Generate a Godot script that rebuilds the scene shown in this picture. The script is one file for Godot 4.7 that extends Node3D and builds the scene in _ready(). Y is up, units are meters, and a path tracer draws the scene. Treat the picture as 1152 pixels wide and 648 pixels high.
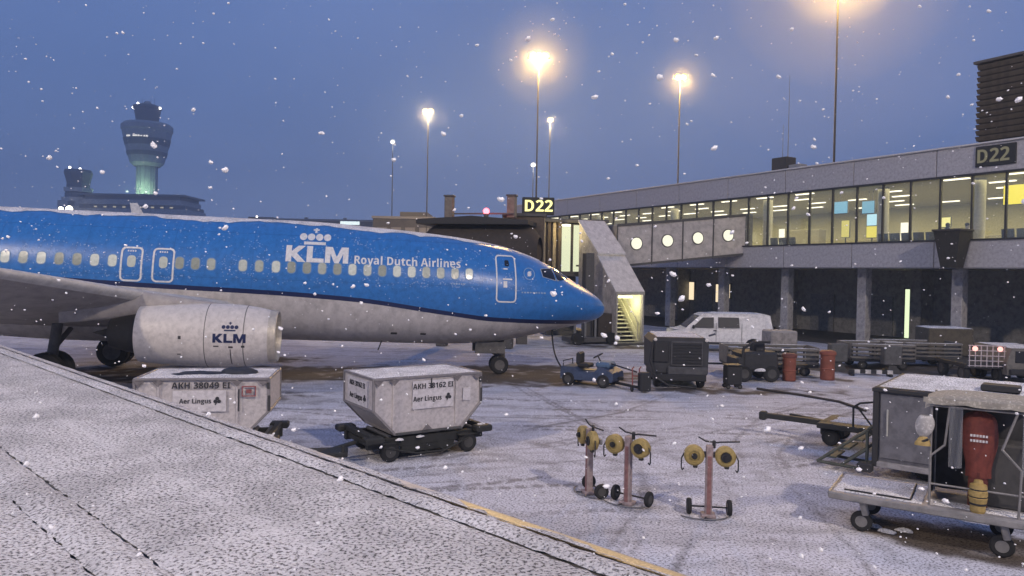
extends Node3D

# ---------------------------------------------------------------- mesh builder
class MB:
	var v := PackedVector3Array()
	var n := PackedVector3Array()
	var uv := PackedVector2Array()
	var use_uv := false

	func tri(a: Vector3, b: Vector3, c: Vector3) -> void:       # counter-clockwise seen from outside
		var m := (b - a).cross(c - a).normalized()
		v.append(a); v.append(c); v.append(b)
		n.append(m); n.append(m); n.append(m)

	func ntri(a: Vector3, b: Vector3, c: Vector3, na: Vector3, nb: Vector3, nc: Vector3) -> void:
		if (b - a).cross(c - a).dot(na + nb + nc) < 0.0:
			v.append(a); v.append(b); v.append(c); n.append(na); n.append(nb); n.append(nc)
		else:
			v.append(a); v.append(c); v.append(b); n.append(na); n.append(nc); n.append(nb)

	func out(a: Vector3, b: Vector3, c: Vector3, o: Vector3) -> void:
		if (b - a).cross(c - a).dot((a + b + c) / 3.0 - o) < 0.0:
			tri(a, c, b)
		else:
			tri(a, b, c)

	func quad(a: Vector3, b: Vector3, c: Vector3, d: Vector3) -> void:
		tri(a, b, c); tri(a, c, d)

	func hexa(p: Array) -> void:                                # 8 corners: bottom ring 0-3, top ring 4-7
		var o := Vector3.ZERO
		for q in p:
			o += q / 8.0
		for f in [[0, 1, 2, 3], [4, 5, 6, 7], [0, 1, 5, 4], [1, 2, 6, 5], [2, 3, 7, 6], [3, 0, 4, 7]]:
			out(p[f[0]], p[f[1]], p[f[2]], o); out(p[f[0]], p[f[2]], p[f[3]], o)

	func box(c: Vector3, size: Vector3, bev := 0.0, basis := Basis()) -> void:
		var h := size * 0.5
		var t := Transform3D(basis, c)
		bev = minf(bev, minf(h.x, minf(h.y, h.z)) * 0.9)
		if bev <= 0.0:
			var p := []
			for y in [-1, 1]:
				for q in [[-1, -1], [1, -1], [1, 1], [-1, 1]]:
					p.append(t * Vector3(q[0] * h.x, y * h.y, q[1] * h.z))
			hexa(p)
			return
		for ax in 3:
			var u := (ax + 1) % 3
			var w := (ax + 2) % 3
			for s in [-1.0, 1.0]:
				var q := []
				for k in [[-1, -1], [1, -1], [1, 1], [-1, 1]]:
					var e := Vector3.ZERO
					e[ax] = s * h[ax]; e[u] = k[0] * (h[u] - bev); e[w] = k[1] * (h[w] - bev)
					q.append(t * e)
				out(q[0], q[1], q[2], c); out(q[0], q[2], q[3], c)
			for su in [-1.0, 1.0]:
				for sw in [-1.0, 1.0]:
					var q := []
					for k in [[0, -1], [0, 1], [1, 1], [1, -1]]:
						var e := Vector3.ZERO
						e[ax] = k[1] * (h[ax] - bev)
						e[u] = su * (h[u] - (bev if k[0] == 1 else 0.0))
						e[w] = sw * (h[w] - (0.0 if k[0] == 1 else bev))
						q.append(t * e)
					out(q[0], q[1], q[2], c); out(q[0], q[2], q[3], c)
		for sx in [-1.0, 1.0]:
			for sy in [-1.0, 1.0]:
				for sz in [-1.0, 1.0]:
					var a := Vector3(sx * h.x, sy * (h.y - bev), sz * (h.z - bev))
					var b := Vector3(sx * (h.x - bev), sy * h.y, sz * (h.z - bev))
					var d := Vector3(sx * (h.x - bev), sy * (h.y - bev), sz * h.z)
					out(t * a, t * b, t * d, c)

	func cyl(a: Vector3, b: Vector3, r0: float, r1 := -1.0, seg := 12, caps := true) -> void:
		if r1 < 0.0:
			r1 = r0
		var d := (b - a).normalized()
		var x := d.cross(Vector3.UP if absf(d.y) < 0.9 else Vector3.RIGHT).normalized()
		var y := d.cross(x)
		for i in seg:
			var t0 := TAU * i / seg
			var t1 := TAU * (i + 1) / seg
			var n0 := x * cos(t0) + y * sin(t0)
			var n1 := x * cos(t1) + y * sin(t1)
			ntri(a + n0 * r0, a + n1 * r0, b + n1 * r1, n0, n1, n1)
			ntri(a + n0 * r0, b + n1 * r1, b + n0 * r1, n0, n1, n0)
			if caps:
				if r0 > 0.0:
					ntri(a, a + n0 * r0, a + n1 * r0, -d, -d, -d)
				if r1 > 0.0:
					ntri(b, b + n0 * r1, b + n1 * r1, d, d, d)

	func tube(p: Array, r: float, seg := 8) -> void:
		for i in p.size() - 1:
			cyl(p[i], p[i + 1], r, r, seg, true)
			if i > 0:
				sphere(p[i], r, seg, 4)

	func sphere(c: Vector3, r: float, seg := 10, rings := 6, squash := 1.0) -> void:
		var f := func(i: int, j: int) -> Vector3:
			var t := PI * j / rings
			var a := TAU * i / seg
			return Vector3(sin(t) * cos(a), cos(t), sin(t) * sin(a))
		for i in seg:
			for j in rings:
				var a: Vector3 = f.call(i, j)
				var b: Vector3 = f.call(i + 1, j)
				var d: Vector3 = f.call(i + 1, j + 1)
				var e: Vector3 = f.call(i, j + 1)
				var k := Vector3(r, r * squash, r)
				ntri(c + a * k, c + b * k, c + d * k, a, b, d)
				ntri(c + a * k, c + d * k, c + e * k, a, d, e)

	func lathe(pr: Array, t: Transform3D, seg := 24, flat := false) -> void:   # profile of (radius, height) about local y
		for j in pr.size() - 1:
			var p: Vector2 = pr[j]
			var q: Vector2 = pr[j + 1]
			var nn := Vector2(q.y - p.y, -(q.x - p.x)).normalized()
			for i in seg:
				var a0 := TAU * i / seg
				var a1 := TAU * (i + 1) / seg
				var m := (a0 + a1) * 0.5
				var n0 := t.basis * Vector3(nn.x * cos(m if flat else a0), nn.y, nn.x * sin(m if flat else a0))
				var n1 := t.basis * Vector3(nn.x * cos(m if flat else a1), nn.y, nn.x * sin(m if flat else a1))
				var A := t * Vector3(p.x * cos(a0), p.y, p.x * sin(a0))
				var B := t * Vector3(p.x * cos(a1), p.y, p.x * sin(a1))
				var C := t * Vector3(q.x * cos(a1), q.y, q.x * sin(a1))
				var D := t * Vector3(q.x * cos(a0), q.y, q.x * sin(a0))
				if p.x > 1e-5:
					ntri(A, B, C, n0, n1, n1)
				if q.x > 1e-5:
					ntri(A, C, D, n0, n1, n0)

	func extrude(poly: PackedVector2Array, z0: float, z1: float, t := Transform3D()) -> void:
		var area := 0.0
		for i in poly.size():
			area += poly[i].cross(poly[(i + 1) % poly.size()])
		if area < 0.0:
			poly.reverse()
		var idx := Geometry2D.triangulate_polygon(poly)
		for k in range(0, idx.size(), 3):
			var a := poly[idx[k]]
			var b := poly[idx[k + 1]]
			var c := poly[idx[k + 2]]
			var m0 := t.basis.z.normalized()
			ntri(t * Vector3(a.x, a.y, z1), t * Vector3(b.x, b.y, z1), t * Vector3(c.x, c.y, z1), m0, m0, m0)
			ntri(t * Vector3(a.x, a.y, z0), t * Vector3(b.x, b.y, z0), t * Vector3(c.x, c.y, z0), -m0, -m0, -m0)
		for i in poly.size():
			var a := poly[i]
			var b := poly[(i + 1) % poly.size()]
			quad(t * Vector3(a.x, a.y, z0), t * Vector3(b.x, b.y, z0), t * Vector3(b.x, b.y, z1), t * Vector3(a.x, a.y, z1))

	func grid(nu: int, nv: int, f: Callable, ref: Vector3, wrap_v := false) -> void:   # smooth sheet; normals turned away from ref
		var p := []
		for i in nu:
			var row := PackedVector3Array()
			for j in nv:
				row.append(f.call(i, j))
			p.append(row)
		var nm := []
		var sum := 0.0
		for i in nu:
			var row := PackedVector3Array()
			for j in nv:
				var i0 := maxi(i - 1, 0)
				var i1 := mini(i + 1, nu - 1)
				var j0 := j - 1
				var j1 := j + 1
				if wrap_v:
					j0 = (j0 + nv - 1) % (nv - 1)
					j1 = j1 % (nv - 1)
				else:
					j0 = maxi(j0, 0); j1 = mini(j1, nv - 1)
				var m: Vector3 = (p[i1][j] - p[i0][j]).cross(p[i][j1] - p[i][j0])
				m = m.normalized() if m.length() > 1e-9 else Vector3.ZERO
				row.append(m)
				sum += m.dot((p[i][j] - ref).normalized())
			nm.append(row)
		var sg := 1.0 if sum >= 0.0 else -1.0
		for i in nu - 1:
			for j in nv - 1:
				ntri(p[i][j], p[i + 1][j], p[i + 1][j + 1], nm[i][j] * sg, nm[i + 1][j] * sg, nm[i + 1][j + 1] * sg)
				ntri(p[i][j], p[i + 1][j + 1], p[i][j + 1], nm[i][j] * sg, nm[i + 1][j + 1] * sg, nm[i][j + 1] * sg)

	func mesh() -> ArrayMesh:
		var a := []
		a.resize(Mesh.ARRAY_MAX)
		a[Mesh.ARRAY_VERTEX] = v
		a[Mesh.ARRAY_NORMAL] = n
		if use_uv:
			a[Mesh.ARRAY_TEX_UV] = uv
		var m := ArrayMesh.new()
		m.add_surface_from_arrays(Mesh.PRIMITIVE_TRIANGLES, a)
		return m

# ---------------------------------------------------------------- nodes
var taken := {}
var rng := RandomNumberGenerator.new()
var noise := FastNoiseLite.new()

func numbered(called: String) -> String:
	taken[called] = taken.get(called, -1) + 1
	return called if taken[called] == 0 else "%s_%03d" % [called, taken[called]]

func thing(called: String, label: String, category: String, at := Vector3.ZERO, turn := 0.0, group := "") -> Node3D:
	var o := Node3D.new()
	o.name = numbered(called)
	add_child(o)
	o.position = at
	o.rotation_degrees.y = turn
	tag(o, label, category, group)
	return o

func tag(o: Node3D, label: String, category: String, group := "") -> Node3D:
	o.set_meta("label", label)
	o.set_meta("category", category)
	if group:
		o.set_meta("group", group)
	return o

func part(parent: Node3D, called: String, mb, m: Material) -> MeshInstance3D:
	var o := MeshInstance3D.new()
	o.name = called if parent != self else numbered(called)
	o.mesh = mb.mesh() if mb is MB else mb
	o.material_override = m
	parent.add_child(o, true)
	return o

func copy(o: Node3D, at: Vector3, turn: float, label := "") -> Node3D:
	var c: Node3D = o.duplicate()
	c.name = numbered(String(o.name).rstrip("_0123456789"))
	add_child(c)
	c.position = at
	c.rotation_degrees.y = turn
	if label:
		c.set_meta("label", label)
	return c

func bxp(parent: Node3D, called: String, c: Vector3, s: Vector3, m: Material, bev := 0.0, basis := Basis()) -> MeshInstance3D:
	var mb := MB.new()
	mb.box(c, s, bev, basis)
	return part(parent, called, mb, m)

func clp(parent: Node3D, called: String, a: Vector3, b: Vector3, r: float, m: Material, r1 := -1.0, seg := 12) -> MeshInstance3D:
	var mb := MB.new()
	mb.cyl(a, b, r, r1, seg)
	return part(parent, called, mb, m)

# ---------------------------------------------------------------- materials
var mats := {}
var tex := {}

func noise_tex(key: String, freq: float, ramp: Array, size := 512, kind := FastNoiseLite.TYPE_SIMPLEX_SMOOTH, octaves := 4, normal := false) -> NoiseTexture2D:
	if tex.has(key):
		return tex[key]
	var f := FastNoiseLite.new()
	f.noise_type = kind
	f.frequency = freq
	f.fractal_octaves = octaves
	f.fractal_gain = 0.68 if octaves > 4 else 0.5
	f.seed = hash(key) % 1000
	var t := NoiseTexture2D.new()
	t.width = size
	t.height = size
	t.seamless = true
	t.noise = f
	if normal:
		t.as_normal_map = true
		t.bump_strength = 6.0
	else:
		var g := Gradient.new()
		var offs := PackedFloat32Array()
		var cols := PackedColorArray()
		for r in ramp:
			offs.append(r[0])
			cols.append(Color(r[1], r[1], r[1]) if r[1] is float else r[1])
		g.offsets = offs
		g.colors = cols
		t.color_ramp = g
	tex[key] = t
	return t

# base colours are linear values; grain: 0 none, 1 faint, 2 dirty, 3 snow-flecked
func mat(key: String, r: float, g: float, b: float, rough := 0.7, metal := 0.0, grain := 1, scale := 0.6) -> StandardMaterial3D:
	if mats.has(key):
		return mats[key]
	var m := StandardMaterial3D.new()
	m.resource_name = key
	m.albedo_color = Color(r, g, b).linear_to_srgb()
	m.roughness = rough
	m.metallic = metal
	if grain > 0:
		m.uv1_triplanar = true
		m.uv1_scale = Vector3.ONE * scale
		if grain == 1:
			m.albedo_texture = noise_tex("faint", 0.02, [[0.0, 0.80], [0.5, 0.93], [1.0, 1.0]], 512, FastNoiseLite.TYPE_SIMPLEX_SMOOTH, 5)
		elif grain == 2:
			m.albedo_texture = noise_tex("dirty", 0.009, [[0.0, 0.74], [0.4, 0.87], [0.6, 0.94], [1.0, 1.0]], 512, FastNoiseLite.TYPE_SIMPLEX_SMOOTH, 6)
		elif grain == 3:
			m.albedo_texture = noise_tex("dusted", 0.045, [[0.0, 0.75], [0.55, 0.8], [0.7, 1.0], [1.0, 1.0]], 512, FastNoiseLite.TYPE_SIMPLEX_SMOOTH, 5)
	mats[key] = m
	return m

func glow(key: String, r: float, g: float, b: float, energy: float) -> StandardMaterial3D:
	if mats.has(key):
		return mats[key]
	var m := StandardMaterial3D.new()
	m.resource_name = key
	m.albedo_color = Color(0.3, 0.3, 0.3)
	m.emission_enabled = true
	m.emission = Color(r, g, b).linear_to_srgb()
	m.emission_energy_multiplier = energy
	mats[key] = m
	return m

func glass(key: String, r: float, g: float, b: float, a: float) -> StandardMaterial3D:
	if mats.has(key):
		return mats[key]
	var m := StandardMaterial3D.new()
	m.resource_name = key
	m.transparency = BaseMaterial3D.TRANSPARENCY_ALPHA
	m.albedo_color = Color(r, g, b, a)
	m.roughness = 0.04
	mats[key] = m
	return m

func snow_mat(key: String, freq: float, scale: float, lo: float) -> StandardMaterial3D:
	if mats.has(key):
		return mats[key]
	var m := StandardMaterial3D.new()
	m.resource_name = key
	m.albedo_color = Color(0.90, 0.89, 0.90).linear_to_srgb()
	m.roughness = 0.95
	m.metallic_specular = 0.2
	m.uv1_triplanar = true
	m.uv1_scale = Vector3.ONE * scale
	m.albedo_texture = noise_tex(key, freq, [[0.0, lo], [0.30, lo + 0.10], [0.385, 0.80], [0.46, 0.93], [0.7, 0.99], [1.0, 1.0]], 1024, FastNoiseLite.TYPE_SIMPLEX_SMOOTH, 5)
	m.detail_enabled = true
	m.detail_blend_mode = BaseMaterial3D.BLEND_MODE_MUL
	m.detail_uv_layer = BaseMaterial3D.DETAIL_UV_2
	m.uv2_triplanar = true
	m.uv2_scale = Vector3.ONE * 0.23
	m.detail_albedo = noise_tex("snow_drift", 0.008, [[0.0, 0.82], [0.4, 0.92], [0.6, 1.0], [1.0, 1.0]], 512, FastNoiseLite.TYPE_SIMPLEX_SMOOTH, 5)
	m.heightmap_enabled = true
	m.heightmap_texture = noise_tex(key + "_relief", freq, [[0.0, 0.0], [1.0, 1.0]], 1024, FastNoiseLite.TYPE_SIMPLEX_SMOOTH, 3)
	m.heightmap_scale = 1.0
	mats[key] = m
	return m

func lay_snow(parent: Node3D, c: Vector3, w: float, d: float, th := 0.03, ragged := 0.12, called := "snow_layer") -> MeshInstance3D:
	var mb := MB.new()
	var sx := rng.randf() * 100.0
	var nu := maxi(8, int(w / 0.08))
	var nv := maxi(6, int(d / 0.08))
	nu = mini(nu, 40); nv = mini(nv, 30)
	var f := func(i: int, j: int) -> Vector3:
		var a := 2.0 * i / (nu - 1) - 1.0
		var b := 2.0 * j / (nv - 1) - 1.0
		var e := maxf(absf(a), absf(b))
		var x := a * (w * 0.5 - ragged * 0.5 * (0.5 + 0.5 * noise.get_noise_2d(b * 300.0 + sx, a * 40.0)) * absf(a))
		var z := b * (d * 0.5 - ragged * 0.5 * (0.5 + 0.5 * noise.get_noise_2d(a * 300.0 + sx, 77.0 + b * 40.0)) * absf(b))
		var y := th * sqrt(maxf(0.0, 1.0 - pow(e, 6.0))) * (0.75 + 0.5 * noise.get_noise_2d(x * 260.0 + sx, z * 260.0))
		return c + Vector3(x, y + 0.002, z)
	mb.grid(nu, nv, f, c - Vector3(0, 50, 0))
	return part(parent, called, mb, S)

func snow_heap(parent: Node3D, c: Vector3, r: Vector3, called: String, m: Material) -> MeshInstance3D:
	var mb := MB.new()
	var sx := rng.randf() * 500.0
	var f := func(i: int, j: int) -> Vector3:
		var t := PI * 0.5 * j / 7.0
		var a := TAU * i / 20.0
		var k := 1.0 + 0.35 * noise.get_noise_2d(cos(a) * 60.0 + sx, sin(a) * 60.0 + j * 12.0)
		return c + Vector3(sin(t) * cos(a) * r.x * k, cos(t) * r.y * k, sin(t) * sin(a) * r.z * k)
	mb.grid(21, 8, f, c - Vector3(0, 0.2, 0))
	return part(parent, called, mb, m)

var S: StandardMaterial3D

# ---------------------------------------------------------------- lettering
func letters(s: String, cap: float, depth := 0.01, bold := true, serif := false) -> TextMesh:
	var t := TextMesh.new()
	var f := SystemFont.new()
	f.font_names = PackedStringArray(["Droid Serif" if serif else "Droid Sans"])
	f.font_weight = 700 if bold else 400
	t.font = f
	t.text = s
	t.font_size = 64
	t.pixel_size = cap / (64.0 * 0.714)
	t.depth = depth
	t.curve_step = 4.0
	return t

func lettering(parent: Node3D, called: String, s: String, cap: float, at: Vector3, m: Material, basis := Basis(), wide := 1.0, bold := true) -> MeshInstance3D:
	var o := MeshInstance3D.new()
	o.name = called
	o.mesh = letters(s, cap, 0.006, bold)
	o.material_override = m
	parent.add_child(o, true)
	o.transform = Transform3D(basis * Basis.from_scale(Vector3(wide, 1, 1)), at)
	return o

func split_tris(t: PackedVector2Array, most: float) -> PackedVector2Array:
	var todo := t
	var done := PackedVector2Array()
	var i := 0
	while i < todo.size():
		var a := todo[i]
		var b := todo[i + 1]
		var c := todo[i + 2]
		i += 3
		var ab := a.distance_to(b)
		var bc := b.distance_to(c)
		var ca := c.distance_to(a)
		var k := maxf(ab, maxf(bc, ca))
		if k <= most:
			done.append(a); done.append(b); done.append(c)
		elif k == ab:
			var m := (a + b) * 0.5
			todo.append_array(PackedVector2Array([a, m, c, m, b, c]))
		elif k == bc:
			var m := (b + c) * 0.5
			todo.append_array(PackedVector2Array([a, b, m, a, m, c]))
		else:
			var m := (c + a) * 0.5
			todo.append_array(PackedVector2Array([a, b, m, m, b, c]))
	return done

func poly_tris(polys: Array) -> PackedVector2Array:
	var r := PackedVector2Array()
	for p in polys:
		var q := PackedVector2Array(p)
		for k in Geometry2D.triangulate_polygon(q):
			r.append(q[k])
	return r

func text_tris(s: String, cap: float, wide := 1.0) -> PackedVector2Array:      # origin at the left foot of the text
	var a := letters(s, cap, 0.0).get_mesh_arrays()
	var vs: PackedVector3Array = a[Mesh.ARRAY_VERTEX]
	var ix: PackedInt32Array = a[Mesh.ARRAY_INDEX] if a[Mesh.ARRAY_INDEX] != null else PackedInt32Array(range(vs.size()))
	var r := PackedVector2Array()
	var lo := Vector2(1e9, 1e9)
	for p in vs:
		lo = lo.min(Vector2(p.x, p.y))
	for k in ix:
		r.append(Vector2((vs[k].x - lo.x) * wide, vs[k].y + cap * 0.5))
	return r

func bend(parent: Node3D, called: String, t: PackedVector2Array, at: Vector2, surf: Callable, m: Material, off := 0.007, most := 0.15) -> MeshInstance3D:
	# t in (forward, up) metres from `at` = (station aft of nose, height); surf(station, height, off) -> point on the skin
	var mb := MB.new()
	var q := split_tris(t, most)
	for k in range(0, q.size(), 3):
		var p := []
		for j in 3:
			p.append(surf.call(at.x - q[k + j].x, at.y + q[k + j].y, off))
		mb.out(p[0], p[1], p[2], Vector3(p[0].x, p[0].y, 0.0))
	return part(parent, called, mb, m)

func round_rect(w: float, h: float, r: float, seg := 5) -> PackedVector2Array:
	var p := PackedVector2Array()
	for c in [[1, 1, 0.0], [-1, 1, 0.5], [-1, -1, 1.0], [1, -1, 1.5]]:
		for i in seg + 1:
			var a: float = PI * (c[2] + 0.5 * i / seg)
			p.append(Vector2(c[0] * (w * 0.5 - r) + r * cos(a), c[1] * (h * 0.5 - r) + r * sin(a)))
	return p

func ring_tris(o: PackedVector2Array, i: PackedVector2Array) -> PackedVector2Array:
	var r := PackedVector2Array()
	for k in o.size():
		var l := (k + 1) % o.size()
		r.append_array(PackedVector2Array([o[k], o[l], i[l], o[k], i[l], i[k]]))
	return r

func disc(c: Vector2, r: float, seg := 14) -> PackedVector2Array:
	var p := PackedVector2Array()
	for i in seg:
		p.append(c + Vector2(cos(TAU * i / seg), sin(TAU * i / seg)) * r)
	return p

func klm_tris(h: float, wide: float) -> PackedVector2Array:
	var K := [Vector2(0, 0), Vector2(.28, 0), Vector2(.28, .36), Vector2(.6, 0), Vector2(1.0, 0), Vector2(.54, .53), Vector2(.96, 1), Vector2(.6, 1), Vector2(.28, .64), Vector2(.28, 1), Vector2(0, 1)]
	var L := [Vector2(0, 0), Vector2(.86, 0), Vector2(.86, .25), Vector2(.29, .25), Vector2(.29, 1), Vector2(0, 1)]
	var M := [Vector2(0, 0), Vector2(.27, 0), Vector2(.27, .58), Vector2(.48, 0), Vector2(.7, 0), Vector2(.91, .58), Vector2(.91, 0), Vector2(1.18, 0), Vector2(1.18, 1), Vector2(.82, 1), Vector2(.59, .38), Vector2(.36, 1), Vector2(0, 1)]
	var r := PackedVector2Array()
	var x := 0.0
	for g in [[K, 1.04], [L, 0.92], [M, 1.2]]:
		for p in poly_tris([g[0]]):
			r.append(Vector2((p.x + x) * wide, p.y) * h)
		x += g[1]
	return r

func crown_tris(w: float) -> PackedVector2Array:         # four pearls over a bar with a small cross on top, `w` wide
	var p := [[Vector2(-.36, 0), Vector2(.36, 0), Vector2(.36, .1), Vector2(-.36, .1)], [Vector2(-.035, .42), Vector2(.035, .42), Vector2(.035, .6), Vector2(-.035, .6)], [Vector2(-.1, .5), Vector2(-.036, .5), Vector2(-.036, .56), Vector2(-.1, .56)], [Vector2(.036, .5), Vector2(.1, .5), Vector2(.1, .56), Vector2(.036, .56)]]
	for x in [-.4, -.135, .135, .4]:
		p.append(disc(Vector2(x, .27), .125))
	var r := PackedVector2Array()
	for q in poly_tris(p):
		r.append(q * w)
	return r

func _ready() -> void:
	rng.seed = 7
	noise.seed = 11
	noise.frequency = 0.01
	camera_and_light()
	S = snow_mat("snow", 0.035, 0.7, 0.5)
	ground()
	pier()
	bridge()
	far_things()
	masts()
	airliner()
	own_wing()
	containers()
	reel_stands()
	cart_and_cabinet()
	middle_things()
	snowfall()

# ---------------------------------------------------------------- camera, sky, exposure
func camera_and_light() -> void:
	var cam := Camera3D.new()
	cam.name = "camera"
	add_child(cam)
	cam.fov = 42.42
	cam.near = 0.1
	cam.far = 4000.0
	cam.transform = Transform3D(Basis(Vector3.RIGHT, -0.01916) * Basis(Vector3(0, 0, 1), deg_to_rad(1.0)), Vector3(0, 3.7, 0))
	cam.current = true

	var sm := ProceduralSkyMaterial.new()
	sm.sky_top_color = Color(0.345, 0.47, 0.72)
	sm.sky_horizon_color = Color(0.455, 0.535, 0.70)
	sm.sky_curve = 0.12
	sm.ground_bottom_color = Color(0.36, 0.36, 0.42)
	sm.ground_horizon_color = Color(0.455, 0.535, 0.70)
	sm.sky_energy_multiplier = 1.0
	var ci := Image.create(512, 256, false, Image.FORMAT_RGBA8)       # faint uneven cloud
	var cn := FastNoiseLite.new()
	cn.seed = 9
	cn.frequency = 1.6
	cn.fractal_octaves = 5
	for j in 256:
		var up := PI * (0.5 - (j + 0.5) / 256.0)
		for i in 512:
			var ar := TAU * (i + 0.5) / 512.0
			var f := 0.5 + 0.5 * cn.get_noise_3d(cos(up) * cos(ar), sin(up) * 2.2, cos(up) * sin(ar))
			ci.set_pixel(i, j, Color(0.42, 0.45, 0.55, clampf(f - 0.25, 0.0, 1.0) * 0.42))
	sm.sky_cover = ImageTexture.create_from_image(ci)
	var sky := Sky.new()
	sky.sky_material = sm
	var e := Environment.new()
	e.background_mode = Environment.BG_SKY
	e.sky = sky
	e.tonemap_mode = Environment.TONE_MAPPER_LINEAR
	e.tonemap_exposure = 1.0
	e.sdfgi_enabled = true
	e.ssao_enabled = true
	e.ssil_enabled = true
	e.volumetric_fog_enabled = true
	e.volumetric_fog_density = 0.0
	e.fog_enabled = true
	e.fog_mode = Environment.FOG_MODE_EXPONENTIAL
	e.fog_density = 0.0011
	e.fog_light_color = Color(0.78, 0.86, 0.97)
	var w := WorldEnvironment.new()
	w.name = "environment"
	w.environment = e
	add_child(w)

func lamp_light(parent: Node3D, at: Vector3, c: Color, energy: float, size := 0.4) -> void:
	var l := OmniLight3D.new()
	l.name = "lamp_light"
	l.light_color = c
	l.light_energy = energy
	l.light_size = size
	l.omni_range = 400.0
	l.omni_attenuation = 2.0
	l.shadow_enabled = true
	parent.add_child(l, true)
	l.position = at

# ---------------------------------------------------------------- ground
const GX0 := -34.0
const GZ0 := -68.0
const GW := 74.0
const GD := 64.0
const GN := 1024
var cover := PackedFloat32Array()

func stamp(x: float, z: float, r: float, k: float) -> void:
	var cx := int((x - GX0) / GW * GN)
	var cz := int((z - GZ0) / GD * GN)
	var rx := maxi(1, int(r / GW * GN))
	var rz := maxi(1, int(r / GD * GN))
	for j in range(maxi(cz - rz, 0), mini(cz + rz + 1, GN)):
		for i in range(maxi(cx - rx, 0), mini(cx + rx + 1, GN)):
			var d := Vector2(float(i - cx) / rx, float(j - cz) / rz).length()
			if d <= 1.0:
				var q := j * GN + i
				cover[q] = minf(cover[q], lerpf(k, 1.0, smoothstep(0.35, 1.0, d)))

func track(p: Array, r: float, k: float) -> void:
	var c := Curve2D.new()
	for i in p.size():
		var q: Vector2 = p[i]
		var t: Vector2 = ((p[mini(i + 1, p.size() - 1)] - p[maxi(i - 1, 0)]) as Vector2) * 0.2
		c.add_point(q, -t, t)
	var length := c.get_baked_length()
	var d := 0.0
	while d < length:
		var q := c.sample_baked(d)
		var f := 0.5 + 0.5 * noise.get_noise_2d(q.x * 22.0, q.y * 22.0 + r * 900.0)
		if f > 0.34:
			stamp(q.x, q.y, r, lerpf(1.0, k, clampf((f - 0.34) * 3.2, 0.0, 1.0)))
		d += r * 0.7

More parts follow.
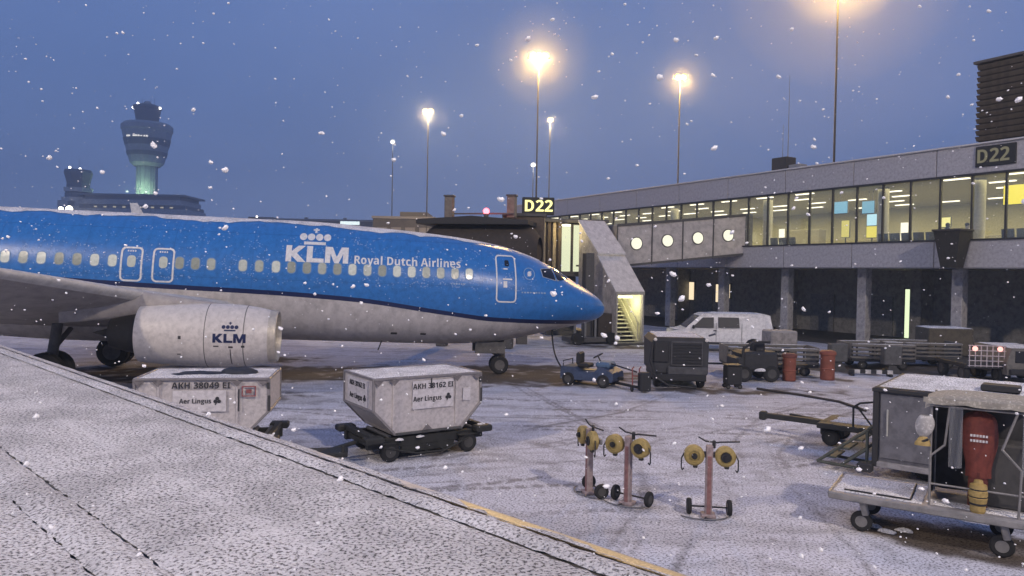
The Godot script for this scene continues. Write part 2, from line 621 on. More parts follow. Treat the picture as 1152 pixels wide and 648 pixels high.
func ground() -> void:
	cover.resize(GN * GN)
	cover.fill(1.0)
	# tyre tracks of tugs and dollies across the stand
	for a in [[[-30, -21], [-12, -20.2], [0, -19.4], [14, -19.5], [34, -18]], [[-4, -13.2], [1.5, -15.4], [6, -18.5], [12, -21], [30, -22]], [[-26, -23.5], [-6, -22.2], [6, -21.6], [20, -22.5], [38, -25]],
			[[-3, -17], [2, -17.8], [9, -17.4], [16, -18.4], [30, -20.5]], [[0.5, -8], [2.2, -12], [2.6, -16], [1.2, -21], [-1, -30]], [[-2, -16], [3, -20], [7, -28], [8, -36]],
			[[3, -6.5], [4.2, -11], [5.2, -17], [9, -22], [16, -26]], [[-20, -31], [-4, -31.5], [8, -31], [20, -30], [36, -33]], [[-32, -34.5], [-10, -34], [4, -35.5], [14, -39]], [[8, -12], [3, -14], [-3, -18.5], [-14, -21]],
			[[-5, -11.5], [-1, -12.6], [3, -13.4], [8, -15.8]]]:
		var pts := []
		var side := []
		for q in a:
			pts.append(Vector2(q[0], q[1]))
			side.append(Vector2(q[0] + 0.5, q[1] + 1.35))
		track(pts, 0.14, 0.40)
		track(side, 0.14, 0.40)
		for k in 2:
			var more := []
			var o := Vector2(rng.randf_range(-0.6, 0.6), rng.randf_range(-0.9, 0.9))
			for q in pts:
				more.append(q + o)
			track(more, 0.08, 0.55)
	# footprints and small bare spots
	for k in 220:
		stamp(rng.randf_range(-6, 22), rng.randf_range(-30, -7), rng.randf_range(0.07, 0.16), rng.randf_range(0.35, 0.75))
	var img := Image.create(GN, GN, false, Image.FORMAT_RGB8)
	var data := PackedByteArray()
	data.resize(GN * GN * 3)
	var n1 := FastNoiseLite.new()
	n1.seed = 3
	n1.frequency = 0.16
	n1.fractal_octaves = 5
	var n2 := FastNoiseLite.new()
	n2.seed = 5
	n2.frequency = 1.1
	n2.fractal_octaves = 3
	var c0 := cos(deg_to_rad(10.0))
	var s0 := sin(deg_to_rad(10.0))
	var lut_s := PackedByteArray()
	for k in 1025:
		lut_s.append(int(clampf(Color(k / 1024.0, 0, 0).linear_to_srgb().r, 0, 1) * 255.0))
	for j in GN:
		var z := GZ0 + (j + 0.5) * GD / GN
		for i in GN:
			var x := GX0 + (i + 0.5) * GW / GN
			var q := j * GN + i
			# bare concrete under aircraft, engines and equipment; the cart patch adds painted shade
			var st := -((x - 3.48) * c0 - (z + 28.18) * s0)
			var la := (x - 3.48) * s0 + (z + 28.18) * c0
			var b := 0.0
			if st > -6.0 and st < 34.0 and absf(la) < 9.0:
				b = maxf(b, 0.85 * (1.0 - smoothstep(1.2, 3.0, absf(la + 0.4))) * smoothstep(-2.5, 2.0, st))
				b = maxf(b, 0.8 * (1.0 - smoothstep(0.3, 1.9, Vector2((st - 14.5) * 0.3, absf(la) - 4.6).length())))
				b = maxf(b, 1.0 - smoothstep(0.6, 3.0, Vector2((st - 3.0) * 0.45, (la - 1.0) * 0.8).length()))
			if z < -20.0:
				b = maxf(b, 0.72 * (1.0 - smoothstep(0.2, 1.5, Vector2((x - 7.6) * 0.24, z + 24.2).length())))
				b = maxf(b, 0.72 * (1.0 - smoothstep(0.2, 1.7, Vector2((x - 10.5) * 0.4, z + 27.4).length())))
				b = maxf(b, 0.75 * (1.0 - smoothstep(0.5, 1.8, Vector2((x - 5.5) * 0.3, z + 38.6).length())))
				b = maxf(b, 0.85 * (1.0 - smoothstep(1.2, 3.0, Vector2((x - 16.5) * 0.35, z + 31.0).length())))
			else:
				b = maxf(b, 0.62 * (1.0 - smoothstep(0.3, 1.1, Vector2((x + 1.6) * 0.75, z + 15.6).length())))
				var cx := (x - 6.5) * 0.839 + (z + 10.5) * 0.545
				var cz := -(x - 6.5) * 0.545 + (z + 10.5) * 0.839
				b = maxf(b, 0.85 * (1.0 - smoothstep(0.55, 1.0, Vector2(cx * 0.52, cz * 0.95).length())))  # bare asphalt under the platform cart with the cart shadow painted in
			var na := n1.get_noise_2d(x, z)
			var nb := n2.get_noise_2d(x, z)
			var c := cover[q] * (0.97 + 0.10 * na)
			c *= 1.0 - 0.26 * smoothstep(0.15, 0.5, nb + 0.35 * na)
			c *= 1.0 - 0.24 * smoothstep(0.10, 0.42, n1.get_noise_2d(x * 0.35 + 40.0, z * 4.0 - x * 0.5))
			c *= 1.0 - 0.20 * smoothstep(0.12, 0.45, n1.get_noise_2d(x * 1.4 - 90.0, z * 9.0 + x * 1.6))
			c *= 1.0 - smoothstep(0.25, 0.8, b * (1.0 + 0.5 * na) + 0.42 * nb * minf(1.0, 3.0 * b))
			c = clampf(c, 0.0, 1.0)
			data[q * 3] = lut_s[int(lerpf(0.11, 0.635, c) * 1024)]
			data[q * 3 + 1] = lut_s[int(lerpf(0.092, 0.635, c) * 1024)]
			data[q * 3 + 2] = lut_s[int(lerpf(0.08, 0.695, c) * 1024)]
	img.set_data(GN, GN, false, Image.FORMAT_RGB8, data)
	var m := StandardMaterial3D.new()
	m.resource_name = "apron"
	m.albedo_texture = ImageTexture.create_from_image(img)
	m.texture_repeat = false
	m.roughness = 0.9
	m.metallic_specular = 0.25
	m.detail_enabled = true
	m.detail_blend_mode = BaseMaterial3D.BLEND_MODE_MUL
	m.detail_uv_layer = BaseMaterial3D.DETAIL_UV_2
	m.detail_albedo = noise_tex("apron_flecks", 0.05, [[0.0, 0.48], [0.3, 0.62], [0.40, 0.90], [0.55, 1.0], [1.0, 1.0]], 1024, FastNoiseLite.TYPE_SIMPLEX_SMOOTH, 5)
	m.uv2_scale = Vector3.ONE
	m.texture_repeat = true
	var xs := [-520.0, -300.0, -150.0, -60.0]
	var x := GX0
	while x <= GX0 + GW + 0.01:
		xs.append(x)
		x += GW / 170.0
	xs.append_array([60.0, 150.0, 300.0, 420.0])
	var zs := [-720.0, -500.0, -300.0, -120.0, -80.0]
	var z := GZ0
	while z <= GZ0 + GD + 0.01:
		zs.append(z)
		z += GD / 150.0
	zs.append_array([4.0, 30.0, 120.0])
	var v := PackedVector3Array()
	var n := PackedVector3Array()
	var uv := PackedVector2Array()
	var uv2 := PackedVector2Array()
	var idx := PackedInt32Array()
	var hh := func(px: float, pz: float) -> float:
		var f := smoothstep(GX0, GX0 + 3.0, px) * (1.0 - smoothstep(GX0 + GW - 3.0, GX0 + GW, px)) * smoothstep(GZ0, GZ0 + 3.0, pz) * (1.0 - smoothstep(-8.0, -4.0, pz))
		return -0.006 + f * (0.012 * noise.get_noise_2d(px * 60.0, pz * 60.0) + 0.008 * noise.get_noise_2d(px * 200.0, pz * 200.0))
	for pz in zs:
		for px in xs:
			v.append(Vector3(px, hh.call(px, pz), pz))
			var e := 0.2
			n.append(Vector3(-(hh.call(px + e, pz) - hh.call(px - e, pz)) / (2 * e), 1, -(hh.call(px, pz + e) - hh.call(px, pz - e)) / (2 * e)).normalized())
			uv.append(Vector2(clampf((px - GX0) / GW, 0.001, 0.999), clampf((pz - GZ0) / GD, 0.001, 0.999)))
			uv2.append(Vector2(px / 2.9, pz / 2.9))
	var nx := xs.size()
	for j in zs.size() - 1:
		for i in nx - 1:
			var a := j * nx + i
			idx.append_array(PackedInt32Array([a, a + 1, a + nx + 1, a, a + nx + 1, a + nx]))
	var arr := []
	arr.resize(Mesh.ARRAY_MAX)
	arr[Mesh.ARRAY_VERTEX] = v
	arr[Mesh.ARRAY_NORMAL] = n
	arr[Mesh.ARRAY_TEX_UV] = uv
	arr[Mesh.ARRAY_TEX_UV2] = uv2
	arr[Mesh.ARRAY_INDEX] = idx
	var am := ArrayMesh.new()
	am.add_surface_from_arrays(Mesh.PRIMITIVE_TRIANGLES, arr)
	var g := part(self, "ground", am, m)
	g.set_meta("kind", "structure")

# ---------------------------------------------------------------- the pier with the gate lounge
func pier() -> void:
	var concrete := mat("pale_cladding", 0.44, 0.43, 0.45, 0.75, 0.0, 1, 0.5)
	var dark := mat("dark_frame", 0.03, 0.03, 0.032, 0.5)
	var under := mat("undercroft_wall", 0.36, 0.35, 0.33, 0.9, 0.0, 2, 0.4)
	var inner := mat("lounge_wall", 0.42, 0.40, 0.28, 0.9)
	var ceil_m := mat("lounge_ceiling", 0.5, 0.48, 0.36, 0.9)
	var gp := glass("lounge_glass", 0.75, 0.8, 0.78, 0.10)
	var pos := Vector3(4.18, 0, -64.7)
	var rot := -58.95
	var pv := bxp(self, "pavement", Vector3.ZERO, Vector3(84, 0.06, 24), mat("wet_pavement", 0.06, 0.055, 0.05, 0.8, 0.0, 2, 0.3))
	pv.position = pos + Basis(Vector3.UP, deg_to_rad(rot)) * Vector3(26, 0.0, -12.6)
	pv.rotation_degrees.y = rot
	pv.set_meta("kind", "structure")

	var p := thing("pier_building", "long grey airport pier with a lit glazed gate lounge above a dark undercroft", "building", pos, rot)
	var x0 := -8.0
	var x1 := 62.0
	var w := x1 - x0
	bxp(p, "roof", Vector3((x0 + x1) / 2, 10.02, -8.2), Vector3(w, 0.26, 16.2), mat("roof_snow", 0.55, 0.55, 0.58, 0.95, 0, 3, 0.4))
	bxp(p, "coping", Vector3((x0 + x1) / 2, 10.21, 0.03), Vector3(w, 0.09, 0.3), mat("coping", 0.62, 0.60, 0.58, 0.6), 0.02)
	bxp(p, "floor_slab", Vector3((x0 + x1) / 2, 4.78, -8.2), Vector3(w, 0.8, 16.1), mat("lounge_floor", 0.40, 0.38, 0.30, 0.6))
	bxp(p, "ceiling", Vector3((x0 + x1) / 2, 9.0, -8.1), Vector3(w, 0.2, 16.0), ceil_m)
	bxp(p, "window_head", Vector3((x0 + x1) / 2, 8.79, 0.0), Vector3(w, 0.10, 0.24), dark)
	bxp(p, "window_sill", Vector3((x0 + x1) / 2, 5.70, 0.02), Vector3(w, 0.07, 0.26), dark)
	bxp(p, "back_wall", Vector3((x0 + x1) / 2, 7.05, -14.5), Vector3(w, 3.7, 0.2), inner)
	bxp(p, "end_wall", Vector3(x0 + 0.1, 7.3, -8.1), Vector3(0.2, 5.4, 15.8), concrete)
	bxp(p, "end_wall", Vector3(x1 - 0.1, 7.3, -8.1), Vector3(0.2, 5.4, 15.8), concrete)
	var fm := MB.new()
	fm.box(Vector3.ZERO, Vector3(4.46, 1.33, 0.14), 0.015)
	var fascia := fm.mesh()
	var smb := MB.new()
	smb.box(Vector3.ZERO, Vector3(4.46, 1.3, 0.16), 0.015)
	var spandrel := smb.mesh()
	var k := 0
	var x := x0 + 2.25
	while x < x1:
		var a := part(p, "fascia_panel", fascia, concrete)
		a.position = Vector3(x, 9.5, 0.0)
		var b := part(p, "spandrel_panel", spandrel, concrete)
		b.position = Vector3(x, 5.02, 0.0)
		x += 4.5
	bxp(p, "joint_backing", Vector3((x0 + x1) / 2, 9.4, -0.16), Vector3(w, 0.95, 0.12), dark)
	bxp(p, "joint_backing", Vector3((x0 + x1) / 2, 5.27, -0.13), Vector3(w, 0.7, 0.06), dark)
	bxp(p, "soffit_edge", Vector3((x0 + x1) / 2, 4.345, -0.05), Vector3(w, 0.05, 0.26), mat("soffit_edge", 0.16, 0.16, 0.17, 0.8))
	var pm := MB.new()
	pm.box(Vector3.ZERO, Vector3(1.41, 3.0, 0.02))
	var pane := pm.mesh()
	var mm := MB.new()
	mm.box(Vector3.ZERO, Vector3(0.085, 3.0, 0.16), 0.01)
	var mull := mm.mesh()
	x = x0 + 0.95
	while x < x1:
		part(p, "pane", pane, gp).position = Vector3(x + 0.0, 7.24, -0.04)
		part(p, "mullion", mull, dark).position = Vector3(x + 0.75, 7.24, -0.03)
		x += 1.5
	# columns of the undercroft and of the lounge
	var cm := MB.new()
	cm.box(Vector3.ZERO, Vector3(0.55, 4.3, 0.55), 0.03)
	var col := cm.mesh()
	var cc := mat("pillar_concrete", 0.42, 0.41, 0.42, 0.9, 0, 2)
	x = x0 + 4.5
	while x < x1:
		part(p, "pillar", col, cc).position = Vector3(x, 2.18, -1.6)
		x += 5.2
	var im := MB.new()
	im.cyl(Vector3(0, 0, 0), Vector3(0, 3.72, 0), 0.3, 0.3, 16)
	var icol := im.mesh()
	for q in [2.5, 11.5, 20.2, 28.2, 33.3, 42.0]:
		part(p, "lounge_column", icol, mat("lounge_column", 0.45, 0.45, 0.42, 0.8)).position = Vector3(q, 5.18, -2.4)
	# ceiling lights
	var cl := MB.new()
	cl.box(Vector3.ZERO, Vector3(1.25, 0.05, 0.16))
	var clm := cl.mesh()
	var lit := glow("lounge_light", 1.0, 0.93, 0.70, 2.6)
	for r in 5:
		x = x0 + 1.6 + (r % 2) * 0.9
		while x < 50.0:
			if rng.randf() < 0.66:
				part(p, "ceiling_light", clm, lit).position = Vector3(x, 8.86, -1.6 - r * 2.6)
			x += 3.0
	for q in 5:
		var al := AreaLight3D.new()
		al.name = "lounge_light"
		al.area_size = Vector2(12.0, 10.0)
		al.light_energy = 150.0
		al.light_color = Color(1.0, 0.93, 0.68)
		al.shadow_enabled = true
		al.area_range = 60.0
		p.add_child(al, true)
		al.position = Vector3(-2.0 + q * 12.0, 8.8, -7.0)
		al.rotation_degrees = Vector3(-90, 0, 0)
	# counters, a lit doorway and a partition deeper in the lounge
	for q in [[8.0, 2.4, 1.1, -9.0], [16.5, 3.0, 2.2, -11.0], [24.0, 2.0, 1.1, -8.0], [31.0, 4.5, 1.3, -10.5], [36.5, 2.6, 2.3, -8.5], [44.0, 3.0, 1.2, -9.0]]:
		bxp(p, "counter", Vector3(q[0], 5.2 + q[2] / 2, q[3]), Vector3(q[1], q[2], 0.8), mat("counter", 0.2, 0.19, 0.15, 0.7), 0.03)
	for q in [[31.6, -12.8], [12.0, -13.9], [22.5, -13.9]]:
		bxp(p, "lit_window", Vector3(q[0], 6.6, q[1]), Vector3(0.5, 2.4, 0.1), glow("lit_doorway", 1.0, 0.93, 0.7, 1.6))
	# undercroft
	bxp(p, "undercroft_wall", Vector3((x0 + x1) / 2, 2.19, -9.4), Vector3(w, 4.34, 0.4), under)
	for q in [-4.0, 6.0, 17.0, 27.0, 40.0]:
		bxp(p, "undercroft_pier", Vector3(q, 2.18, -8.5), Vector3(0.7, 4.3, 1.4), under)
	for q in [[8.0, 2.1], [19.5, 1.9], [23.6, 2.3]]:
		bxp(p, "roller_door", Vector3(q[0], 1.35, -9.14), Vector3(q[1], 2.6, 0.1), mat("roller_door", 0.28, 0.28, 0.28, 0.6, 0.2, 2))
	var wl := glow("lit_undercroft_window", 1.0, 0.80, 0.52, 1.1)
	for q in [[5.75, 2.45, 0.6, 1.4], [6.7, 2.5, 0.55, 1.5], [9.75, 2.4, 0.5, 1.45], [10.7, 2.6, 0.55, 1.1]]:
		var f := bxp(p, "undercroft_window", Vector3(q[0], q[1], -9.12), Vector3(q[2] + 0.16, q[3] + 0.16, 0.08), dark)
		bxp(f, "pane", Vector3(q[0], q[1], -9.05), Vector3(q[2], q[3], 0.03), wl)
	var dl := glow("lit_door", 0.86, 1.0, 0.62, 1.1)
	for q in [[25.95, 1.6, 0.66, 3.1], [26.8, 2.0, 0.34, 2.3]]:
		var f := bxp(p, "undercroft_door", Vector3(q[0], q[1], -9.12), Vector3(q[2] + 0.2, q[3] + 0.2, 0.08), dark)
		bxp(f, "lit_pane", Vector3(q[0], q[1], -9.05), Vector3(q[2], q[3], 0.03), dl)
	# gate number board on the fascia
	var b := thing("gate_board", "dark board with dim gate number on the pier fascia", "sign", place(p, Vector3(35.25, 9.58, 0.12)), rot)
	bxp(b, "board", Vector3.ZERO, Vector3(1.75, 0.95, 0.09), mat("board_black", 0.018, 0.018, 0.016, 0.6), 0.015)
	lettering(b, "lettering", "D22", 0.62, Vector3(-0.12, 0, 0.05), glow("dim_letters", 0.75, 0.68, 0.35, 0.17), Basis(), 0.95)
	# plant room on the roof, louvred
	var r := thing("plant_room", "dark brown louvred plant room standing on the pier roof", "building", place(p, Vector3(0, 10.15, 0)), rot)
	bxp(r, "wall", Vector3(44.0, 2.3, -8.3), Vector3(22.0, 4.6, 11.0), mat("plant_wall", 0.05, 0.04, 0.03, 0.9))
	var sl := MB.new()
	sl.box(Vector3.ZERO, Vector3(22.2, 0.24, 0.07), 0.01, Basis(Vector3.RIGHT, 0.35))
	var slm := sl.mesh()
	var se := MB.new()
	se.box(Vector3.ZERO, Vector3(0.07, 0.24, 11.2), 0.01, Basis(Vector3(0, 0, 1), 0.35))
	var sem := se.mesh()
	for i in 15:
		part(r, "slat", slm, mat("brown_louvre", 0.075, 0.058, 0.04, 0.85, 0, 2)).position = Vector3(44.0, 0.2 + i * 0.3, -2.72)
		part(r, "slat", sem, mat("brown_louvre", 0.075, 0.058, 0.04, 0.85, 0, 2)).position = Vector3(32.92, 0.2 + i * 0.3, -8.3)
	bxp(r, "roof_edge", Vector3(44.0, 4.66, -8.3), Vector3(22.5, 0.12, 11.5), mat("plant_edge", 0.10, 0.09, 0.08, 0.8))
	# roof unit with aerial
	var u := thing("roof_unit", "small dark rooftop cabinet with thin aerial on the pier edge", "cabinet", place(p, Vector3(22.0, 10.15, -1.6)), rot)
	bxp(u, "housing", Vector3(0, 0.55, 0), Vector3(1.15, 1.1, 0.9), mat("unit_dark", 0.06, 0.055, 0.05, 0.8), 0.03)
	bxp(u, "side_box", Vector3(1.05, 0.28, 0), Vector3(0.85, 0.56, 0.7), mat("unit_grey", 0.3, 0.3, 0.3, 0.8), 0.03)
	clp(u, "aerial", Vector3(0.3, 1.1, 0), Vector3(0.3, 6.2, 0), 0.03, mat("unit_grey", 0.3, 0.3, 0.3, 0.8), 0.012, 6)
	clp(u, "aerial", Vector3(-0.1, 1.1, 0), Vector3(-0.1, 3.2, 0), 0.02, mat("unit_grey", 0.3, 0.3, 0.3, 0.8), 0.01, 6)
	# waste chute hanging on the facade
	var ch := thing("debris_chute", "dark tapered chute hanging on the facade below the lounge windows", "chute", place(p, Vector3(33.75, 4.35, 0.75)), rot)
	var cb := MB.new()
	var poly := []
	for y in [[0.0, 0.36], [1.75, 0.62]]:
		for q in [[-1, -1], [1, -1], [1, 1], [-1, 1]]:
			poly.append(Vector3(q[0] * y[1], y[0], q[1] * y[1] * 0.9))
	cb.hexa(poly)
	part(ch, "funnel", cb, mat("chute_rubber", 0.03, 0.027, 0.022, 0.8, 0, 2))
	bxp(ch, "rim", Vector3(0, 1.78, 0), Vector3(1.36, 0.1, 1.22), mat("chute_rim", 0.06, 0.055, 0.05, 0.7), 0.02)
	bxp(ch, "bracket", Vector3(0, 1.3, -0.6), Vector3(0.9, 0.1, 0.26), mat("chute_rim", 0.06, 0.055, 0.05, 0.7))
	# screens and signs hanging in the lounge
	var scr := [[24.9, 8.05, 1.0, 0.7, Color(0.20, 0.55, 0.75), 0.9, "pale blue flight screen hanging beside the taller yellow pillar sign"], [26.75, 7.95, 0.75, 0.7, Color(0.18, 0.5, 0.68), 0.9, "pale blue flight screen hanging above a bright blue and yellow panel"], [27.0, 7.2, 0.6, 0.65, Color(0.55, 0.9, 1.0), 1.1, "bright blue panel directly above a yellow panel in the lounge"], [27.0, 6.5, 0.62, 0.65, Color(1.0, 0.85, 0.10), 1.0, "bright yellow panel directly below a blue panel in the lounge"],
			[25.3, 6.75, 0.5, 1.0, Color(1.0, 0.86, 0.18), 0.8, "narrow yellow sign standing on a lounge post"], [35.0, 8.05, 1.9, 0.95, Color(1.0, 0.83, 0.05), 1.2, "large yellow sign board hanging under the lounge ceiling by the gate number"], [19.6, 7.6, 0.6, 0.32, Color(0.5, 1.0, 0.75), 0.9, "small green exit sign hanging in the lounge"], [31.2, 6.85, 0.55, 0.5, Color(1.0, 0.9, 0.3), 1.2, "small yellow lit sign beside a lounge doorway"]]
	for q in scr:
		var o := thing("lounge_sign", q[6], "sign", place(p, Vector3(q[0], q[1], -3.2)), rot)
		bxp(o, "casing", Vector3(0, 0, -0.05), Vector3(q[2] + 0.06, q[3] + 0.06, 0.08), mat("sign_casing", 0.08, 0.08, 0.08, 0.5))
		bxp(o, "screen", Vector3(0, 0, 0.0), Vector3(q[2], q[3], 0.03), glow("screen_%s" % q[4].to_html(), q[4].r, q[4].g, q[4].b, q[5]))
		if q[1] > 7.0:
			clp(o, "hanger", Vector3(0, q[3] / 2, -0.05), Vector3(0, 8.88 - q[1], -0.05), 0.025, mat("sign_casing", 0.08, 0.08, 0.08, 0.5), -1.0, 6)
		else:
			clp(o, "post", Vector3(0, -q[3] / 2, -0.05), Vector3(0, 5.2 - q[1], -0.05), 0.04, mat("sign_casing", 0.08, 0.08, 0.08, 0.5), -1.0, 6)
	# rows of seats along the glass
	var seat0: Node3D = null
	var sd := mat("seat_black", 0.02, 0.02, 0.022, 0.6)
	for q in [29.2, 29.85, 30.5, 31.15, 31.8, 32.45, 22.0, 22.65, 23.3, 35.4, 36.05, 36.7]:
		if seat0 == null:
			seat0 = thing("lounge_chair", "black lounge seat in the row standing along the pier glass", "chair", place(p, Vector3(q, 5.18, -1.15)), rot, "seats along the lounge glass")
			bxp(seat0, "seat", Vector3(0, 0.44, 0), Vector3(0.56, 0.08, 0.5), sd, 0.02)
			bxp(seat0, "backrest", Vector3(0, 0.75, 0.26), Vector3(0.56, 0.58, 0.07), sd, 0.02, Basis(Vector3.RIGHT, 0.15))
			bxp(seat0, "leg", Vector3(0, 0.2, 0.0), Vector3(0.08, 0.4, 0.36), sd, 0.01)
			bxp(seat0, "armrest", Vector3(0.29, 0.62, 0.0), Vector3(0.05, 0.04, 0.4), sd, 0.01)
		else:
			copy(seat0, place(p, Vector3(q, 5.18, -1.15)), rot)
	person(place(p, Vector3(32.45, 5.18, -1.15)), rot + 180.0, "seated person in dark clothing by the lounge glass beside the chute", 0.03)
	person(place(p, Vector3(33.15, 5.18, -1.6)), rot + 150.0, "seated person in pale top behind the rim of the chute", 0.30)

func place(node: Node3D, p: Vector3) -> Vector3:
	return node.position + Basis(Vector3.UP, node.rotation.y) * p

# one continuous body: tapered capsules joined by a smooth minimum and meshed as surface nets
func body(bones: Array, cell: float) -> MB:
	var lo := Vector3.ONE * 1e9
	var hi := -lo
	for b in bones:
		var r := maxf(b[2], b[3]) + cell * 2.0
		for k in 2:
			lo = lo.min(b[k] - Vector3.ONE * r)
			hi = hi.max(b[k] + Vector3.ONE * r)
	var nx := int((hi.x - lo.x) / cell) + 2
	var ny := int((hi.y - lo.y) / cell) + 2
	var nz := int((hi.z - lo.z) / cell) + 2
	var d := PackedFloat32Array()
	d.resize(nx * ny * nz)
	for k in nz:
		for j in ny:
			for i in nx:
				var p := lo + Vector3(i, j, k) * cell
				var s := 0.0
				for b in bones:
					var ab: Vector3 = b[1] - b[0]
					var t := clampf((p - b[0]).dot(ab) / maxf(ab.length_squared(), 1e-6), 0.0, 1.0)
					s += exp(-28.0 * (p.distance_to(b[0] + ab * t) - lerpf(b[2], b[3], t)))
				d[(k * ny + j) * nx + i] = -log(maxf(s, 1e-30)) / 28.0
	var at := {}
	var mb := MB.new()
	for k in nz - 1:
		for j in ny - 1:
			for i in nx - 1:
				var sum := Vector3.ZERO
				var c := 0
				for e in [[0, 0, 0, 1, 0, 0], [0, 1, 0, 1, 1, 0], [0, 0, 1, 1, 0, 1], [0, 1, 1, 1, 1, 1], [0, 0, 0, 0, 1, 0], [1, 0, 0, 1, 1, 0], [0, 0, 1, 0, 1, 1], [1, 0, 1, 1, 1, 1], [0, 0, 0, 0, 0, 1], [1, 0, 0, 1, 0, 1], [0, 1, 0, 0, 1, 1], [1, 1, 0, 1, 1, 1]]:
					var a := d[((k + e[2]) * ny + j + e[1]) * nx + i + e[0]]
					var b := d[((k + e[5]) * ny + j + e[4]) * nx + i + e[3]]
					if (a < 0.0) != (b < 0.0):
						sum += Vector3(e[0], e[1], e[2]).lerp(Vector3(e[3], e[4], e[5]), a / (a - b))
						c += 1
				if c:
					at[(k * ny + j) * nx + i] = lo + (Vector3(i, j, k) + sum / c) * cell
	var step := [1, nx, nx * ny]
	for q in at:
		for ax in 3:
			var u: int = step[(ax + 1) % 3]
			var w: int = step[(ax + 2) % 3]
			var a := d[q]
			var b := d[q + step[ax]]
			if (a < 0.0) != (b < 0.0) and at.has(q - u) and at.has(q - w) and at.has(q - u - w):
				var dir := Vector3.ZERO
				dir[ax] = 1.0 if a < 0.0 else -1.0
				for t in [[q, q - u, q - u - w], [q, q - u - w, q - w]]:
					var n := []
					for h in t:
						var g := Vector3(d[mini(h + 1, d.size() - 1)] - d[h], d[mini(h + nx, d.size() - 1)] - d[h], d[mini(h + nx * ny, d.size() - 1)] - d[h]).normalized()
						n.append(g if g.dot(dir) > -0.5 else dir)
					mb.ntri(at[t[0]], at[t[1]], at[t[2]], n[0], n[1], n[2])
	return mb

func person(at: Vector3, turn: float, label: String, tone: float) -> void:
	var o := thing("person", label, "person", at, turn, "people waiting in the lounge")
	var bones := [[Vector3(0, 0.58, 0), Vector3(0, 0.98, 0.03), 0.15, 0.17], [Vector3(-0.15, 1.06, 0.02), Vector3(0.15, 1.06, 0.02), 0.08, 0.08], [Vector3(0, 1.08, 0.02), Vector3(0, 1.2, 0.04), 0.06, 0.055], [Vector3(0, 1.28, 0.05), Vector3(0, 1.36, 0.05), 0.085, 0.095]]
	for s in [-1.0, 1.0]:
		bones.append([Vector3(s * 0.19, 1.05, 0.02), Vector3(s * 0.25, 0.78, 0.05), 0.055, 0.045])
		bones.append([Vector3(s * 0.25, 0.78, 0.05), Vector3(s * 0.1, 0.68, 0.28), 0.045, 0.035])
		bones.append([Vector3(s * 0.1, 0.57, 0.02), Vector3(s * 0.12, 0.56, 0.44), 0.09, 0.07])
		bones.append([Vector3(s * 0.12, 0.56, 0.44), Vector3(s * 0.12, 0.1, 0.42), 0.065, 0.045])
		bones.append([Vector3(s * 0.12, 0.06, 0.4), Vector3(s * 0.12, 0.05, 0.58), 0.05, 0.04])
	part(o, "body", body(bones, 0.035), mat("clothes_%d" % int(tone * 100), tone, tone * 0.95, tone * 0.95, 0.9))
	var hair := MB.new()
	hair.sphere(Vector3(0, 1.375, 0.03), 0.108, 12, 8)
	part(o, "hair", hair, mat("hair", 0.02, 0.015, 0.01, 0.7))

